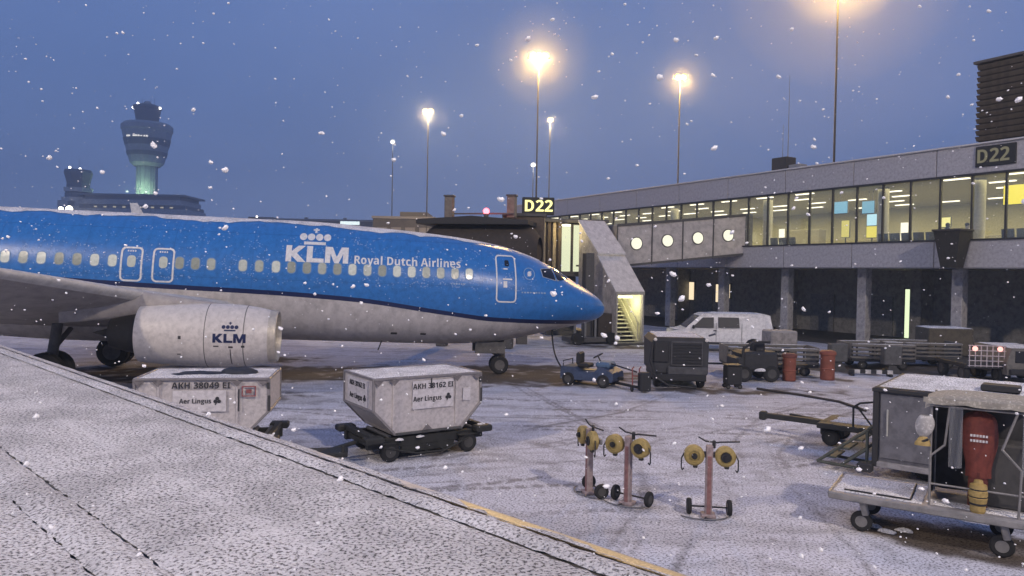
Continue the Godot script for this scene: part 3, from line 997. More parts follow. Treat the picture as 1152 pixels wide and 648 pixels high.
# ---------------------------------------------------------------- passenger bridge and stairs
func bridge() -> void:
	var skin := mat("bridge_skin", 0.56, 0.52, 0.49, 0.7, 0.1, 2, 0.35)
	var trim := mat("bridge_trim", 0.09, 0.085, 0.08, 0.6)
	var pale := mat("bridge_roof_sheet", 0.68, 0.65, 0.63, 0.7, 0, 2, 0.5)
	var p := thing("passenger_bridge", "brown grey covered passenger bridge with four round lit windows leading to the pier", "bridge")
	var a := Vector3(15.0, 5.2, -47.3)
	var b := Vector3(6.3, 4.22, -44.9)
	var away := Vector3(-0.266, 0, -0.964) * 2.5
	var up := Vector3(0, 2.5, 0)
	var mb := MB.new()
	mb.hexa([a, b, b + away, a + away, a + up, b + up, b + up + away, a + up + away])
	part(p, "tunnel", mb, skin)
	mb = MB.new()
	for k in [[0.0, 0.14], [2.46, 0.16]]:
		var o: Vector3 = Vector3(0.014, k[0] - 0.03, 0.05)
		var h := Vector3(0, k[1], 0)
		var q := away * 0.02
		mb.hexa([a + o, b + o, b + q + o, a + q + o, a + o + h, b + o + h, b + q + o + h, a + q + o + h])
	part(p, "edge_rail", mb, trim)
	mb = MB.new()
	var o2 := Vector3(0, 2.5, 0)
	mb.hexa([a + o2, b + o2, b + away + o2, a + away + o2, a + o2 + Vector3(0, 0.08, 0), b + o2 + Vector3(0, 0.08, 0), b + away + o2 + Vector3(0, 0.08, 0), a + away + o2 + Vector3(0, 0.08, 0)])
	part(p, "roof", mb, pale)
	var along := (b - a).normalized()
	var out := Vector3(0.266, 0, 0.964)
	var lit := glow("porthole_window", 1.0, 0.97, 0.76, 1.05)
	for f in [0.165, 0.40, 0.63, 0.86]:
		var c := a.lerp(b, f) + Vector3(0, 1.32, 0)
		var r := clp(p, "porthole", c - out * 0.05, c + out * 0.05, 0.41, trim, -1.0, 24)
		clp(r, "lit_pane", c + out * 0.03, c + out * 0.065, 0.35, lit, -1.0, 24)
	for f in [0.0, 0.28, 0.515, 0.745, 1.0]:
		var c := a.lerp(b, f)
		mb = MB.new()
		mb.box(c + Vector3(0, 1.25, 0) + out * 0.03, Vector3(0.07 if f > 0.0 else 0.5, 2.62, 0.07), 0.01, Basis(along, Vector3.UP, along.cross(Vector3.UP)))
		part(p, "rib", mb, trim)
	# head of the bridge with lit glass, and its column
	var head := thing("bridge_rotunda", "beige ribbed bridge rotunda with tall lit glass panels above the aircraft nose", "bridge", Vector3(2.6, 0, -46.2), 8.0)
	var beige := mat("bridge_beige", 0.46, 0.38, 0.24, 0.7, 0, 2)
	bxp(head, "floor_plate", Vector3(0.6, 3.75, 0), Vector3(4.6, 0.3, 3.2), trim, 0.03)
	bxp(head, "roof", Vector3(0.6, 6.95, 0), Vector3(4.8, 0.22, 3.4), trim, 0.03)
	bxp(head, "back_wall", Vector3(0.6, 5.35, -1.45), Vector3(4.4, 2.9, 0.12), beige)
	for k in 6:
		bxp(head, "rib", Vector3(-1.6 + k * 0.32, 5.35, 1.45), Vector3(0.2, 2.95, 0.14), beige if k % 2 == 0 else mat("bridge_brown", 0.12, 0.09, 0.06, 0.8), 0.02)
	bxp(head, "wall", Vector3(-0.78, 5.35, 1.33), Vector3(1.8, 2.9, 0.06), mat("bridge_brown", 0.12, 0.09, 0.06, 0.8))
	for q in [[0.42, 0.54], [1.12, 0.50]]:
		var f := bxp(head, "window", Vector3(q[0], 5.28, 1.4), Vector3(q[1] + 0.12, 3.0, 0.08), trim)
		bxp(f, "lit_pane", Vector3(q[0], 5.28, 1.45), Vector3(q[1], 2.85, 0.03), glow("bridge_window", 0.95, 1.0, 0.66, 0.8))
	bxp(head, "wall", Vector3(2.15, 5.35, 1.38), Vector3(1.45, 2.9, 0.1), skin)
	bxp(head, "column", Vector3(0.6, 1.8, 0), Vector3(1.3, 3.6, 1.3), trim, 0.05)
	bxp(head, "footing", Vector3(0.6, 0.15, 0), Vector3(2.6, 0.3, 2.2), trim, 0.04)
	var hl := OmniLight3D.new()
	hl.name = "head_light"
	hl.light_color = Color(1, 0.9, 0.62)
	hl.light_energy = 1.6
	hl.light_size = 0.3
	hl.omni_range = 60
	hl.omni_attenuation = 2.0
	hl.shadow_enabled = true
	head.add_child(hl)
	hl.position = Vector3(0.2, 6.3, 2.4)
	var hb := MB.new()
	hb.box(Vector3(0.2, 6.62, 2.4), Vector3(0.5, 0.1, 0.2), 0.02)
	part(head, "lamp", hb, glow("bridge_lamp", 1, 0.9, 0.6, 3.0))
	bxp(head, "lamp_arm", Vector3(0.2, 6.76, 2.0), Vector3(0.12, 0.12, 1.2), trim)
	# lit gate number over the bridge head
	var g := thing("gate_number_sign", "black display with glowing yellow gate number above the bridge head", "sign", Vector3(1.5, 7.05, -45.2), 0.0)
	bxp(g, "post", Vector3(-0.5, 0.14, -0.2), Vector3(0.12, 0.5, 0.12), trim)
	bxp(g, "post", Vector3(0.5, 0.14, -0.2), Vector3(0.12, 0.5, 0.12), trim)
	bxp(g, "housing", Vector3(0, 0.78, 0), Vector3(1.95, 1.06, 0.3), mat("board_black", 0.018, 0.018, 0.016, 0.6), 0.03)
	lettering(g, "lettering", "D22", 0.68, Vector3(0, 0.78, 0.16), glow("gate_letters_light", 1.0, 0.93, 0.35, 1.5), Basis(), 1.05)
	# dark tunnel behind the aircraft
	var t := thing("bridge_tunnel", "dark rounded bridge tunnel with flat roof behind the aircraft crown", "bridge", Vector3(0.8, 0, -36.4), -13.0)
	var hood := mat("hood_canvas", 0.055, 0.043, 0.033, 0.85, 0, 2, 0.5)
	mb = MB.new()
	var f := func(i: int, j: int) -> Vector3:
		var e := clampf(absf(i - 11.0) - 8.0, 0.0, 3.0) / 3.0
		var k := 1.0 - 0.45 * e * e
		var an := TAU * j / 24.0
		var wob := 0.02 * (i % 2)
		return Vector3(0.55 - 5.9 * i / 22.0, 4.75 + (1.5 * k + wob) * sin(an) * (1.0 if sin(an) < 0 else 0.92), (1.35 * k + wob) * cos(an))
	mb.grid(23, 25, f, Vector3(-2.4, 4.75, 0), true)
	part(t, "hood", mb, hood)
	mb = MB.new()
	mb.extrude(PackedVector2Array([Vector2(-5.4, 6.08), Vector2(0.2, 6.05), Vector2(0.2, 6.25), Vector2(-2.6, 6.46), Vector2(-5.4, 6.3)]), -1.3, 1.3)
	part(t, "roof", mb, mat("hood_roof", 0.03, 0.028, 0.026, 0.7))
	for q in [-4.05, -0.85]:
		var post := bxp(t, "lift_post", Vector3(q, 6.95, 0.2), Vector3(0.42, 1.05, 0.4), mat("post_beige", 0.22, 0.2, 0.16, 0.8, 0, 2), 0.03)
		bxp(post, "cap", Vector3(q, 7.52, 0.2), Vector3(0.5, 0.09, 0.48), trim, 0.02)
	bxp(t, "gutter", Vector3(-2.2, 6.62, 0.5), Vector3(3.0, 0.07, 0.07), trim)
	bxp(t, "leg", Vector3(-1.0, 1.7, 0), Vector3(0.5, 3.4, 0.5), trim, 0.03)
	bxp(t, "leg", Vector3(-4.4, 1.7, 0), Vector3(0.5, 3.4, 0.5), trim, 0.03)
	var bc := thing("warning_beacon", "small red glowing beacon on the dark bridge tunnel roof", "beacon", Vector3(-1.3, 6.42, -35.7))
	clp(bc, "socket", Vector3(0, 0, 0), Vector3(0, 0.14, 0), 0.12, trim)
	mb = MB.new()
	mb.sphere(Vector3(0, 0.26, 0), 0.15, 14, 8)
	part(bc, "lamp", mb, glow("beacon_red", 1.0, 0.08, 0.10, 9.0))
	lamp_light(bc, Vector3(0, 0.26, 0), Color(1, 0.2, 0.22), 0.5, 0.1)
	# link between head and tunnel
	var l := thing("bridge_link", "beige ribbed corridor linking the bridge head and the dark tunnel", "bridge", Vector3(0.55, 0, -40.8), 0.0)
	bxp(l, "corridor", Vector3(0, 5.2, 0), Vector3(2.0, 2.7, 7.4), mat("bridge_brown", 0.12, 0.09, 0.06, 0.8), 0.05)
	for k in 9:
		bxp(l, "rib", Vector3(0, 5.2, -3.4 + k * 0.85), Vector3(2.12, 2.8, 0.16), beige, 0.02)
	bxp(l, "roof", Vector3(0, 6.66, 0), Vector3(2.2, 0.14, 7.5), trim)
	bxp(l, "leg", Vector3(0, 1.95, 1.5), Vector3(0.6, 3.9, 0.6), trim, 0.03)
	# covered stairs
	var s := thing("covered_stairs", "covered steel stairs with sloping pale roof and bright yellow inside", "stairs", Vector3(6.34, 0, -39.95), 20.5)
	var w := 0.78
	var wall := PackedVector2Array([Vector2(0, 0), Vector2(0, 2.75), Vector2(-2.15, 4.68), Vector2(-2.15, 4.8), Vector2(-4.7, 6.7), Vector2(-4.7, 3.2), Vector2(-3.0, 1.7), Vector2(-3.0, 0)])
	var tz := Transform3D(Basis(Vector3(0, 0, 1), Vector3.UP, Vector3(-1, 0, 0)), Vector3.ZERO)   # polygon (z, y), extruded along -x
	var inner := mat("stair_lining", 0.62, 0.6, 0.42, 0.8)
	for sx in [-1.0, 1.0]:
		mb = MB.new()
		mb.extrude(wall.duplicate(), -0.03, 0.03, tz.translated(Vector3(sx * w, 0, 0)))
		part(s, "side_wall", mb, skin)
		mb = MB.new()
		var lin := PackedVector2Array([Vector2(-0.06, 0.05), Vector2(-0.06, 2.62), Vector2(-4.5, 6.4), Vector2(-4.5, 3.3), Vector2(-2.9, 1.8), Vector2(-2.9, 0.05)])
		mb.extrude(lin, -0.008, 0.008, tz.translated(Vector3(sx * (w - 0.05), 0, 0)))
		part(s, "lining", mb, inner)
	for q in [[0.06, 2.75, -2.2, 4.74], [-2.1, 4.86, -4.75, 6.84]]:
		mb = MB.new()
		mb.hexa([Vector3(-w - 0.1, q[1], q[0]), Vector3(w + 0.1, q[1], q[0]), Vector3(w + 0.1, q[3], q[2]), Vector3(-w - 0.1, q[3], q[2]), Vector3(-w - 0.1, q[1] + 0.12, q[0]), Vector3(w + 0.1, q[1] + 0.12, q[0]), Vector3(w + 0.1, q[3] + 0.12, q[2]), Vector3(-w - 0.1, q[3] + 0.12, q[2])])
		part(s, "roof_panel", mb, pale)
	for q in [-1.0, 1.0]:
		bxp(s, "door_post", Vector3(q * (w + 0.02), 1.38, 0.05), Vector3(0.1, 2.76, 0.1), mat("stair_post", 0.4, 0.38, 0.33, 0.6), 0.01)
	bxp(s, "door_head", Vector3(0, 2.76, 0.06), Vector3(1.75, 0.16, 0.12), mat("stair_post", 0.4, 0.38, 0.33, 0.6), 0.01)
	bxp(s, "threshold", Vector3(0, 0.07, 0.1), Vector3(1.9, 0.12, 0.7), trim, 0.02)
	for i in 19:
		bxp(s, "tread", Vector3(-0.06, 0.2 + i * 0.21, -0.3 - i * 0.225), Vector3(1.3, 0.05, 0.24), mat("tread_steel", 0.66, 0.64, 0.46, 0.6), 0.008)
		bxp(s, "riser", Vector3(-0.06, 0.1 + i * 0.21, -0.40 - i * 0.225), Vector3(1.28, 0.14, 0.015), mat("riser_dark", 0.035, 0.035, 0.03, 0.7))
	for sx in [-0.71, 0.62]:
		mb = MB.new()
		mb.hexa([Vector3(sx, 0.12, -0.12), Vector3(sx + 0.05, 0.12, -0.12), Vector3(sx + 0.05, 4.1, -4.4), Vector3(sx, 4.1, -4.4), Vector3(sx, 0.5, -0.12), Vector3(sx + 0.05, 0.5, -0.12), Vector3(sx + 0.05, 4.5, -4.4), Vector3(sx, 4.5, -4.4)])
		part(s, "stringer", mb, mat("stringer", 0.72, 0.7, 0.5, 0.6))
		mb = MB.new()
		mb.tube([Vector3(sx, 0.3, -0.15), Vector3(sx, 1.15, -0.15), Vector3(sx, 5.0, -4.3)], 0.025, 6)
		part(s, "handrail", mb, mat("stair_post", 0.4, 0.38, 0.33, 0.6))
	bxp(s, "landing", Vector3(0, 4.25, -4.75), Vector3(1.5, 0.1, 0.9), trim)
	for q in [[2.35, -0.5], [4.2, -2.5]]:
		mb = MB.new()
		mb.box(Vector3(0, q[0] + 0.2, q[1]), Vector3(0.9, 0.05, 0.14), 0.01, Basis(Vector3.RIGHT, 0.72))
		part(s, "stair_lamp", mb, glow("stair_lamp", 1.0, 0.97, 0.62, 4.0))
		var al := OmniLight3D.new()
		al.name = "stair_light"
		al.light_color = Color(1.0, 0.97, 0.80)
		al.light_energy = 2.0
		al.light_size = 0.2
		al.omni_range = 40.0
		al.omni_attenuation = 2.0
		al.shadow_enabled = true
		s.add_child(al, true)
		al.position = Vector3(0, q[0] - 0.02, q[1])
	# drive bogie under the head
	var d := thing("bridge_bogie", "dark truss and wheel base supporting the bridge beside the stairs", "undercarriage", Vector3(4.2, 0, -40.2), 20.0)
	bxp(d, "base", Vector3(0, 0.25, 0), Vector3(2.6, 0.28, 1.4), trim, 0.03)
	for q in [-1.1, -0.5, 0.1]:
		bxp(d, "post", Vector3(q, 0.95, 0.6), Vector3(0.1, 1.3, 0.1), mat("truss_grey", 0.2, 0.2, 0.2, 0.7), 0.01)
	bxp(d, "rail", Vector3(-0.5, 1.55, 0.6), Vector3(1.5, 0.09, 0.09), mat("truss_grey", 0.2, 0.2, 0.2, 0.7), 0.01)
	bxp(d, "cabinet", Vector3(0.75, 1.0, 0.1), Vector3(0.9, 1.3, 0.9), hood, 0.05)
	bxp(d, "mast", Vector3(0.0, 2.6, -0.2), Vector3(0.5, 4.6, 0.5), trim, 0.03)
	for q in [-1.0, 1.0]:
		clp(d, "wheel", Vector3(q, 0.32, 0.55), Vector3(q, 0.32, 0.9), 0.32, mat("tyre", 0.014, 0.014, 0.015, 0.85), -1.0, 18)

# ---------------------------------------------------------------- towers and low buildings far behind
func lathe_part(p: Node3D, called: String, pr: Array, m: Material, seg := 24, flat := true) -> MeshInstance3D:
	var mb := MB.new()
	mb.lathe(pr, Transform3D(), seg, flat)
	return part(p, called, mb, m)

func far_things() -> void:
	var grey := mat("tower_grey", 0.50, 0.50, 0.50, 0.8, 0, 1, 0.05)
	var band := mat("tower_band", 0.20, 0.20, 0.21, 0.6, 0, 0)
	var lampw := glow("tower_lamp", 1.0, 0.95, 0.9, 6.0)
	var t := thing("control_tower", "tall airport control tower with wide bowl and greenish lit shaft", "tower", Vector3(-218.5, 0, -443))
	lathe_part(t, "shaft", [Vector2(5.6, 0), Vector2(5.6, 66)], mat("tower_shaft", 0.6, 0.64, 0.58, 0.8, 0, 1, 0.05))
	for q in [Vector3(-5.5, 47.5, 12.0), Vector3(5.5, 47.5, 12.0)]:    # floodlights on the terminal roof turned to the shaft
		bxp(t, "shaft_floodlight", q, Vector3(1.2, 0.8, 0.8), glow("shaft_floodlight", 0.8, 1.0, 0.82, 2.0), 0.1)
		lamp_light(t, q + Vector3(0, 0.9, -0.9), Color(0.80, 1.0, 0.82), 85.0, 0.4)
	for k in 12:
		var a := TAU * (k + 0.5) / 12.0
		bxp(t, "shaft_rib", Vector3(cos(a) * 5.6, 33.0, sin(a) * 5.6), Vector3(0.7, 66.0, 0.5), mat("tower_grey", 0.5, 0.5, 0.5, 0.8, 0, 1, 0.05), 0.0, Basis(Vector3.UP, -a))
	lathe_part(t, "bowl", [Vector2(7.0, 63.5), Vector2(9.3, 65.5), Vector2(11.0, 72), Vector2(12.4, 78), Vector2(13.6, 84), Vector2(14.2, 85.0), Vector2(14.2, 87.5), Vector2(12.5, 89.0), Vector2(8, 89.3)], grey)
	lathe_part(t, "window_band", [Vector2(12.0, 75.5), Vector2(12.95, 79.5)], band)
	lathe_part(t, "window_band", [Vector2(10.7, 69.5), Vector2(11.3, 72.0)], band)
	for k in 9:
		if k != 2:
			bxp(t, "lit_window", Vector3(-5.8 + k * 1.4, 79.9, 13.0 - absf(k - 4.0) * 0.35), Vector3(1.1, 0.9, 0.4), glow("tower_window", 1.0, 0.97, 0.9, 1.1))
	lathe_part(t, "cab", [Vector2(6.0, 89), Vector2(6.4, 92), Vector2(7.4, 97.5), Vector2(7.8, 97.8), Vector2(7.8, 99.2), Vector2(5.0, 100.2), Vector2(0, 100.6)], band)
	lathe_part(t, "radome", [Vector2(2.2, 100.2), Vector2(2.2, 101.4), Vector2(1.2, 102.4), Vector2(0, 102.6)], grey, 12)
	for q in [[-8.0, 98.4, 1.0], [-2.2, 99.6, 6.8], [8.0, 98.2, 1.0]]:
		var mb := MB.new()
		mb.sphere(Vector3(q[0], q[1], q[2]), 0.75, 10, 6)
		part(t, "tower_lamp", mb, lampw)
	for q in [-3.0, 2.0, 4.2]:
		clp(t, "aerial", Vector3(q, 99.8, 0), Vector3(q, 104.5, 0), 0.12, band, 0.05, 5)
	t = thing("old_control_tower", "low stepped control tower with dark glazed cab and balconies", "tower", Vector3(-244, 0, -417))
	bxp(t, "base", Vector3(0, 20, 0), Vector3(15, 40, 14), grey)
	for q in [[34.5, 15.0], [39.5, 13.2], [45.0, 11.5]]:
		lathe_part(t, "balcony", [Vector2(0, q[0]), Vector2(q[1] * 0.62, q[0]), Vector2(q[1] * 0.66, q[0] + 2.4), Vector2(0, q[0] + 2.4)], mat("tower_pale", 0.62, 0.62, 0.62, 0.8, 0, 1, 0.05), 8)
		lathe_part(t, "window_band", [Vector2(q[1] * 0.52, q[0] + 2.4), Vector2(q[1] * 0.52, q[0] + 5.0)], band, 8)
	lathe_part(t, "cab", [Vector2(5.6, 48.5), Vector2(7.4, 56.0), Vector2(6.8, 57.5), Vector2(0, 58.0)], band, 8)
	for q in [[-3.2, 58.6], [2.6, 57.8]]:
		var mb := MB.new()
		mb.sphere(Vector3(q[0], q[1], 3.0), 0.7, 10, 6)
		part(t, "tower_lamp", mb, lampw)
	clp(t, "aerial", Vector3(0.6, 57.5, 0), Vector3(0.6, 64, 0), 0.12, band, 0.05, 5)
	clp(t, "aerial", Vector3(-3.4, 57.5, 0), Vector3(-3.4, 61, 0), 0.1, band, 0.05, 5)
	# low terminal at the towers' feet
	t = thing("terminal_building", "long low terminal with dark window bands at the control tower foot", "building", Vector3(-212, 0, -420))
	bxp(t, "wall", Vector3(-2, 17, 0), Vector3(72, 34, 30), mat("terminal_wall", 0.5, 0.5, 0.5, 0.8, 0, 1, 0.05))
	for q in [[33.0, 60.0], [38.0, 54.0]]:
		bxp(t, "upper_storey", Vector3(3, q[0] + 1.3, 0), Vector3(q[1], 2.8, 26), mat("terminal_wall", 0.5, 0.5, 0.5, 0.8, 0, 1, 0.05))
		bxp(t, "window_band", Vector3(3, q[0] + 3.7, 0), Vector3(q[1] - 2, 2.2, 25), band)
	bxp(t, "roof", Vector3(3, 43.2, 0), Vector3(58, 1.0, 28), band)
	for i in 9:
		bxp(t, "lit_window", Vector3(-17 + i * 5.2, 36.6, 12.62), Vector3(1.6, 0.7, 0.3), glow("far_window", 1, 0.9, 0.65, 0.5))
	var lp := thing("floodlight_pair", "pair of bright white floodlights below the old control tower", "lamp", Vector3(-235, 0, -395))
	clp(lp, "post", Vector3(0, 0, 0), Vector3(0, 33, 0), 0.4, band, 0.3, 8)
	for q in [-4.0, 0.4]:
		var mb := MB.new()
		mb.sphere(Vector3(q - 1.0, 34.0, 0.6), 1.2 if q < 0 else 1.7, 12, 8)
		part(lp, "floodlight", mb, glow("flood_white", 1.0, 0.93, 0.68, 7.0))
	bxp(lp, "arm", Vector3(-2.6, 32.2, 0), Vector3(7.5, 0.5, 0.5), band)
	# other low buildings on the horizon
	t = thing("service_building", "dark low service building with roof lamps far behind the fuselage", "building", Vector3(-128, 0, -385))
	bxp(t, "wall", Vector3(0, 14, 0), Vector3(22, 28, 14), mat("far_dark", 0.07, 0.07, 0.08, 0.8, 0, 0))
	bxp(t, "upper_storey", Vector3(-1, 29.2, 0), Vector3(13, 2.6, 10), mat("far_dark", 0.07, 0.07, 0.08, 0.8, 0, 0))
	for q in [-3.0, 8.0]:
		var mb := MB.new()
		mb.sphere(Vector3(q, 30.6 if q < 0 else 28.7, 5.2), 0.55, 8, 5)
		part(t, "roof_lamp", mb, glow("far_lamp", 1.0, 0.9, 0.8, 4.0))
	t = thing("hangar", "wide grey hangar with flat roof seen over the aircraft roof", "building", Vector3(-66, 0, -345))
	bxp(t, "wall", Vector3(0, 13.0, 0), Vector3(88, 26.0, 20), mat("hangar_wall", 0.08, 0.08, 0.09, 0.8, 0, 1, 0.05))
	bxp(t, "roof", Vector3(0, 26.4, 0), Vector3(90, 0.8, 22), band)
	bxp(t, "lit_sign", Vector3(-7.5, 25.4, 10.3), Vector3(8.6, 1.8, 0.4), glow("lit_sign", 0.85, 1.0, 1.0, 1.3))
	for q in [-30.0, -12.0, 14.0]:
		bxp(t, "vent", Vector3(q, 27.4, 0), Vector3(1.4, 1.6, 1.4), band)
	t = thing("satellite_terminal", "grey boxy terminal wing with dark roof behind the bridge tunnel", "building", Vector3(-18, 0, -128))
	bxp(t, "wall", Vector3(0, 6.2, 0), Vector3(10, 12.4, 12), mat("hangar_wall", 0.08, 0.08, 0.09, 0.8, 0, 1, 0.05))
	bxp(t, "roof", Vector3(0, 12.6, 0), Vector3(10.4, 0.4, 12.4), band)
	bxp(t, "upper_storey", Vector3(1.4, 13.2, 0), Vector3(4.6, 1.0, 8), mat("far_dark", 0.07, 0.07, 0.08, 0.8, 0, 0))
	bxp(t, "side_wing", Vector3(15, 5.6, -4), Vector3(22, 11.2, 12), mat("far_dark", 0.07, 0.07, 0.08, 0.8, 0, 0))
	for q in [-3.5, -1.2, 1.1, 3.4]:
		bxp(t, "window", Vector3(q, 10.4, 6.02), Vector3(1.6, 1.2, 0.1), band)

# ---------------------------------------------------------------- lamp masts
func mast(label: String, at: Vector3, h: float, c: Color, glow_k: float, energy: float, bulb: float, heads: int, halo := 0.0) -> void:
	var o := thing("lamp_mast", label, "lamp mast", at, 0.0, "apron lamp masts")
	var steel := mat("mast_steel", 0.03, 0.03, 0.035, 0.6, 0.3, 0)
	clp(o, "pole", Vector3.ZERO, Vector3(0, h, 0), 0.13, steel, 0.07, 10)
	bxp(o, "base_plate", Vector3(0, 0.1, 0), Vector3(0.9, 0.2, 0.9), steel)
	bxp(o, "crossarm", Vector3(0, h - 0.05, 0), Vector3(0.5 + heads * 0.75, 0.12, 0.14), steel)
	for k in heads:
		var x := (k - (heads - 1) * 0.5) * 0.85
		var hd := bxp(o, "floodlight", Vector3(x, h + 0.28, 0.05), Vector3(0.6, 0.46, 0.35), steel, 0.05)
		var mb := MB.new()
		mb.sphere(Vector3(x, h + 0.22, 0.3), bulb, 14, 8, 0.85)
		part(hd, "lamp", mb, glow("mast_lamp_%s_%d" % [c.to_html(), int(glow_k * 10)], c.r, c.g, c.b, glow_k))
	lamp_light(o, Vector3(0, h - 0.7, 0.8), Color(c.r, c.g, c.b).linear_to_srgb(), energy, 0.9)
	if halo > 0.0:                                                # denser snow mist added round the lamp to strengthen its halo
		for k in [[1.0, 0.0012], [0.6, 0.0020], [0.3, 0.0050]]:
			var f := FogVolume.new()
			f.name = numbered("halo_mist")
			f.shape = RenderingServer.FOG_VOLUME_SHAPE_ELLIPSOID
			f.size = Vector3.ONE * halo * k[0]
			var fm := FogMaterial.new()
			fm.density = k[1]
			fm.albedo = Color(0.95, 0.95, 0.96)
			f.material = fm
			add_child(f)
			f.position = at + Vector3(0, h, 0.6)
			f.set_meta("kind", "stuff")
			f.set_meta("label", "snow mist added around a mast lamp to form its halo")
			f.set_meta("category", "mist")

func masts() -> void:
	var warm := Color(1.0, 0.60, 0.17)
	var pale := Color(1.0, 0.72, 0.34)
	mast("tall apron mast with the largest golden lamp behind the gate number", Vector3(2.73, 0, -90), 29.8, warm, 3.2, 1000.0, 0.42, 3, 12.0)
	mast("tall slim mast with a bright pale yellow lamp above the satellite terminal", Vector3(-14.2, 0, -122), 29.8, pale, 3.0, 500.0, 0.5, 2, 6.0)
	mast("slim mast with a dim white lamp above the satellite terminal edge", Vector3(-24.5, 0, -150), 29.6, Color(0.9, 0.88, 0.85), 1.2, 30.0, 0.5, 1)
	mast("mast with a small pale lamp just beside the golden lamp mast", Vector3(5.97, 0, -126), 29.6, pale, 2.6, 250.0, 0.45, 1, 4.0)
	mast("short mast with a dim white lamp in front of the golden lamp mast", Vector3(3.6, 0, -140), 24.0, Color(0.95, 0.9, 0.85), 1.4, 30.0, 0.5, 1)
	mast("orange lamp mast rising behind the pier roof before the aerial", Vector3(21.6, 0, -98), 29.7, warm, 3.0, 600.0, 0.4, 2, 8.0)
	mast("tall orange lamp mast rising behind the pier roof beside the plant room", Vector3(29.2, 0, -68), 31.6, warm, 3.0, 700.0, 0.4, 3, 34.0)
	var flood := Color(1.0, 0.83, 0.68)
	mast("floodlight mast standing over the stand opposite the pier", Vector3(24, 0, 20), 32.0, flood, 10.0, 1650.0, 0.35, 3)
	mast("floodlight mast standing over the stand beside the wing", Vector3(-34, 0, 18), 32.0, flood, 10.0, 1450.0, 0.35, 3)

# ---------------------------------------------------------------- the blue airliner (x = -station aft of the nose, y = height, z = towards its right side)
const PS := [0.0, 0.08, 0.25, 0.5, 1.0, 1.5, 2.0, 2.8, 4.2, 6.2, 8.4, 11.2, 15.0, 25.0, 29.0, 33.0, 36.0, 38.0]
const PT := [2.41, 2.62, 2.80, 2.98, 3.28, 3.55, 3.86, 4.22, 4.62, 4.89, 5.04, 5.16, 5.16, 5.16, 5.16, 5.10, 5.0, 4.85]
const PB := [2.41, 2.22, 2.08, 1.96, 1.82, 1.70, 1.60, 1.38, 1.12, 0.98, 0.98, 1.0, 1.0, 1.05, 1.75, 2.85, 3.7, 4.3]
const PW := [0.0, 0.22, 0.42, 0.62, 0.90, 1.12, 1.30, 1.52, 1.75, 1.87, 1.88, 1.88, 1.88, 1.88, 1.75, 1.25, 0.7, 0.25]
const PY := [2.41, 2.42, 2.45, 2.49, 2.55, 2.60, 2.66, 2.76, 2.90, 3.02, 3.05, 3.07, 3.07, 3.09, 3.4, 3.95, 4.35, 4.58]
const STRIPE_S := [0.0, 1.8, 4.4, 6.2, 9.2, 12.0, 15.9, 20.0, 38.0]
const STRIPE_H := [2.02, 2.01, 2.07, 2.26, 2.62, 2.77, 2.88, 3.05, 3.9]

func prof(xs: Array, ys: Array, x: float) -> float:
	var i := 0
	while i < xs.size() - 2 and x > xs[i + 1]:
		i += 1
	var h: float = xs[i + 1] - xs[i]
	var t := clampf((x - xs[i]) / h, 0.0, 1.0)
	var d: float = (ys[i + 1] - ys[i]) / h
	var m0 := d
	var m1 := d
	if i > 0:
		var e: float = (ys[i] - ys[i - 1]) / (xs[i] - xs[i - 1])
		m0 = 2.0 * d * e / (d + e) if d * e > 0.0 else 0.0
	if i < xs.size() - 2:
		var e: float = (ys[i + 2] - ys[i + 1]) / (xs[i + 2] - xs[i + 1])
		m1 = 2.0 * d * e / (d + e) if d * e > 0.0 else 0.0
	var t2 := t * t
	var t3 := t2 * t
	return (2 * t3 - 3 * t2 + 1) * ys[i] + (t3 - 2 * t2 + t) * h * m0 + (-2 * t3 + 3 * t2) * ys[i + 1] + (t3 - t2) * h * m1

func skin_angle(s: float, h: float) -> float:
	var yc := prof(PS, PY, s)
	var r := prof(PS, PT, s) - yc if h > yc else yc - prof(PS, PB, s)
	return asin(clampf((h - yc) / maxf(r, 0.001), -1.0, 1.0))

func skin_at(s: float, a: float, off := 0.0) -> Vector3:
	var yc := prof(PS, PY, s)
	var sa := sin(a)
	var r := prof(PS, PT, s) - yc if sa > 0.0 else yc - prof(PS, PB, s)
	return Vector3(-s, yc + (r + off) * sa, (prof(PS, PW, s) + off) * cos(a))

func on_skin(s: float, h: float, off: float) -> Vector3:
	return skin_at(s, skin_angle(s, h), off)

func nacelle_r(s: float) -> float:
	return prof([11.0, 11.25, 11.6, 12.2, 13.0, 13.8, 14.8], [0.66, 0.735, 0.82, 0.89, 0.905, 0.875, 0.80], s - 0.16)

func on_nacelle(s: float, h: float, off: float) -> Vector3:
	var r := nacelle_r(s) + off
	var y := h - 1.53
	return Vector3(-s, h, 4.83 + sqrt(maxf(0.0, r * r - y * y)))

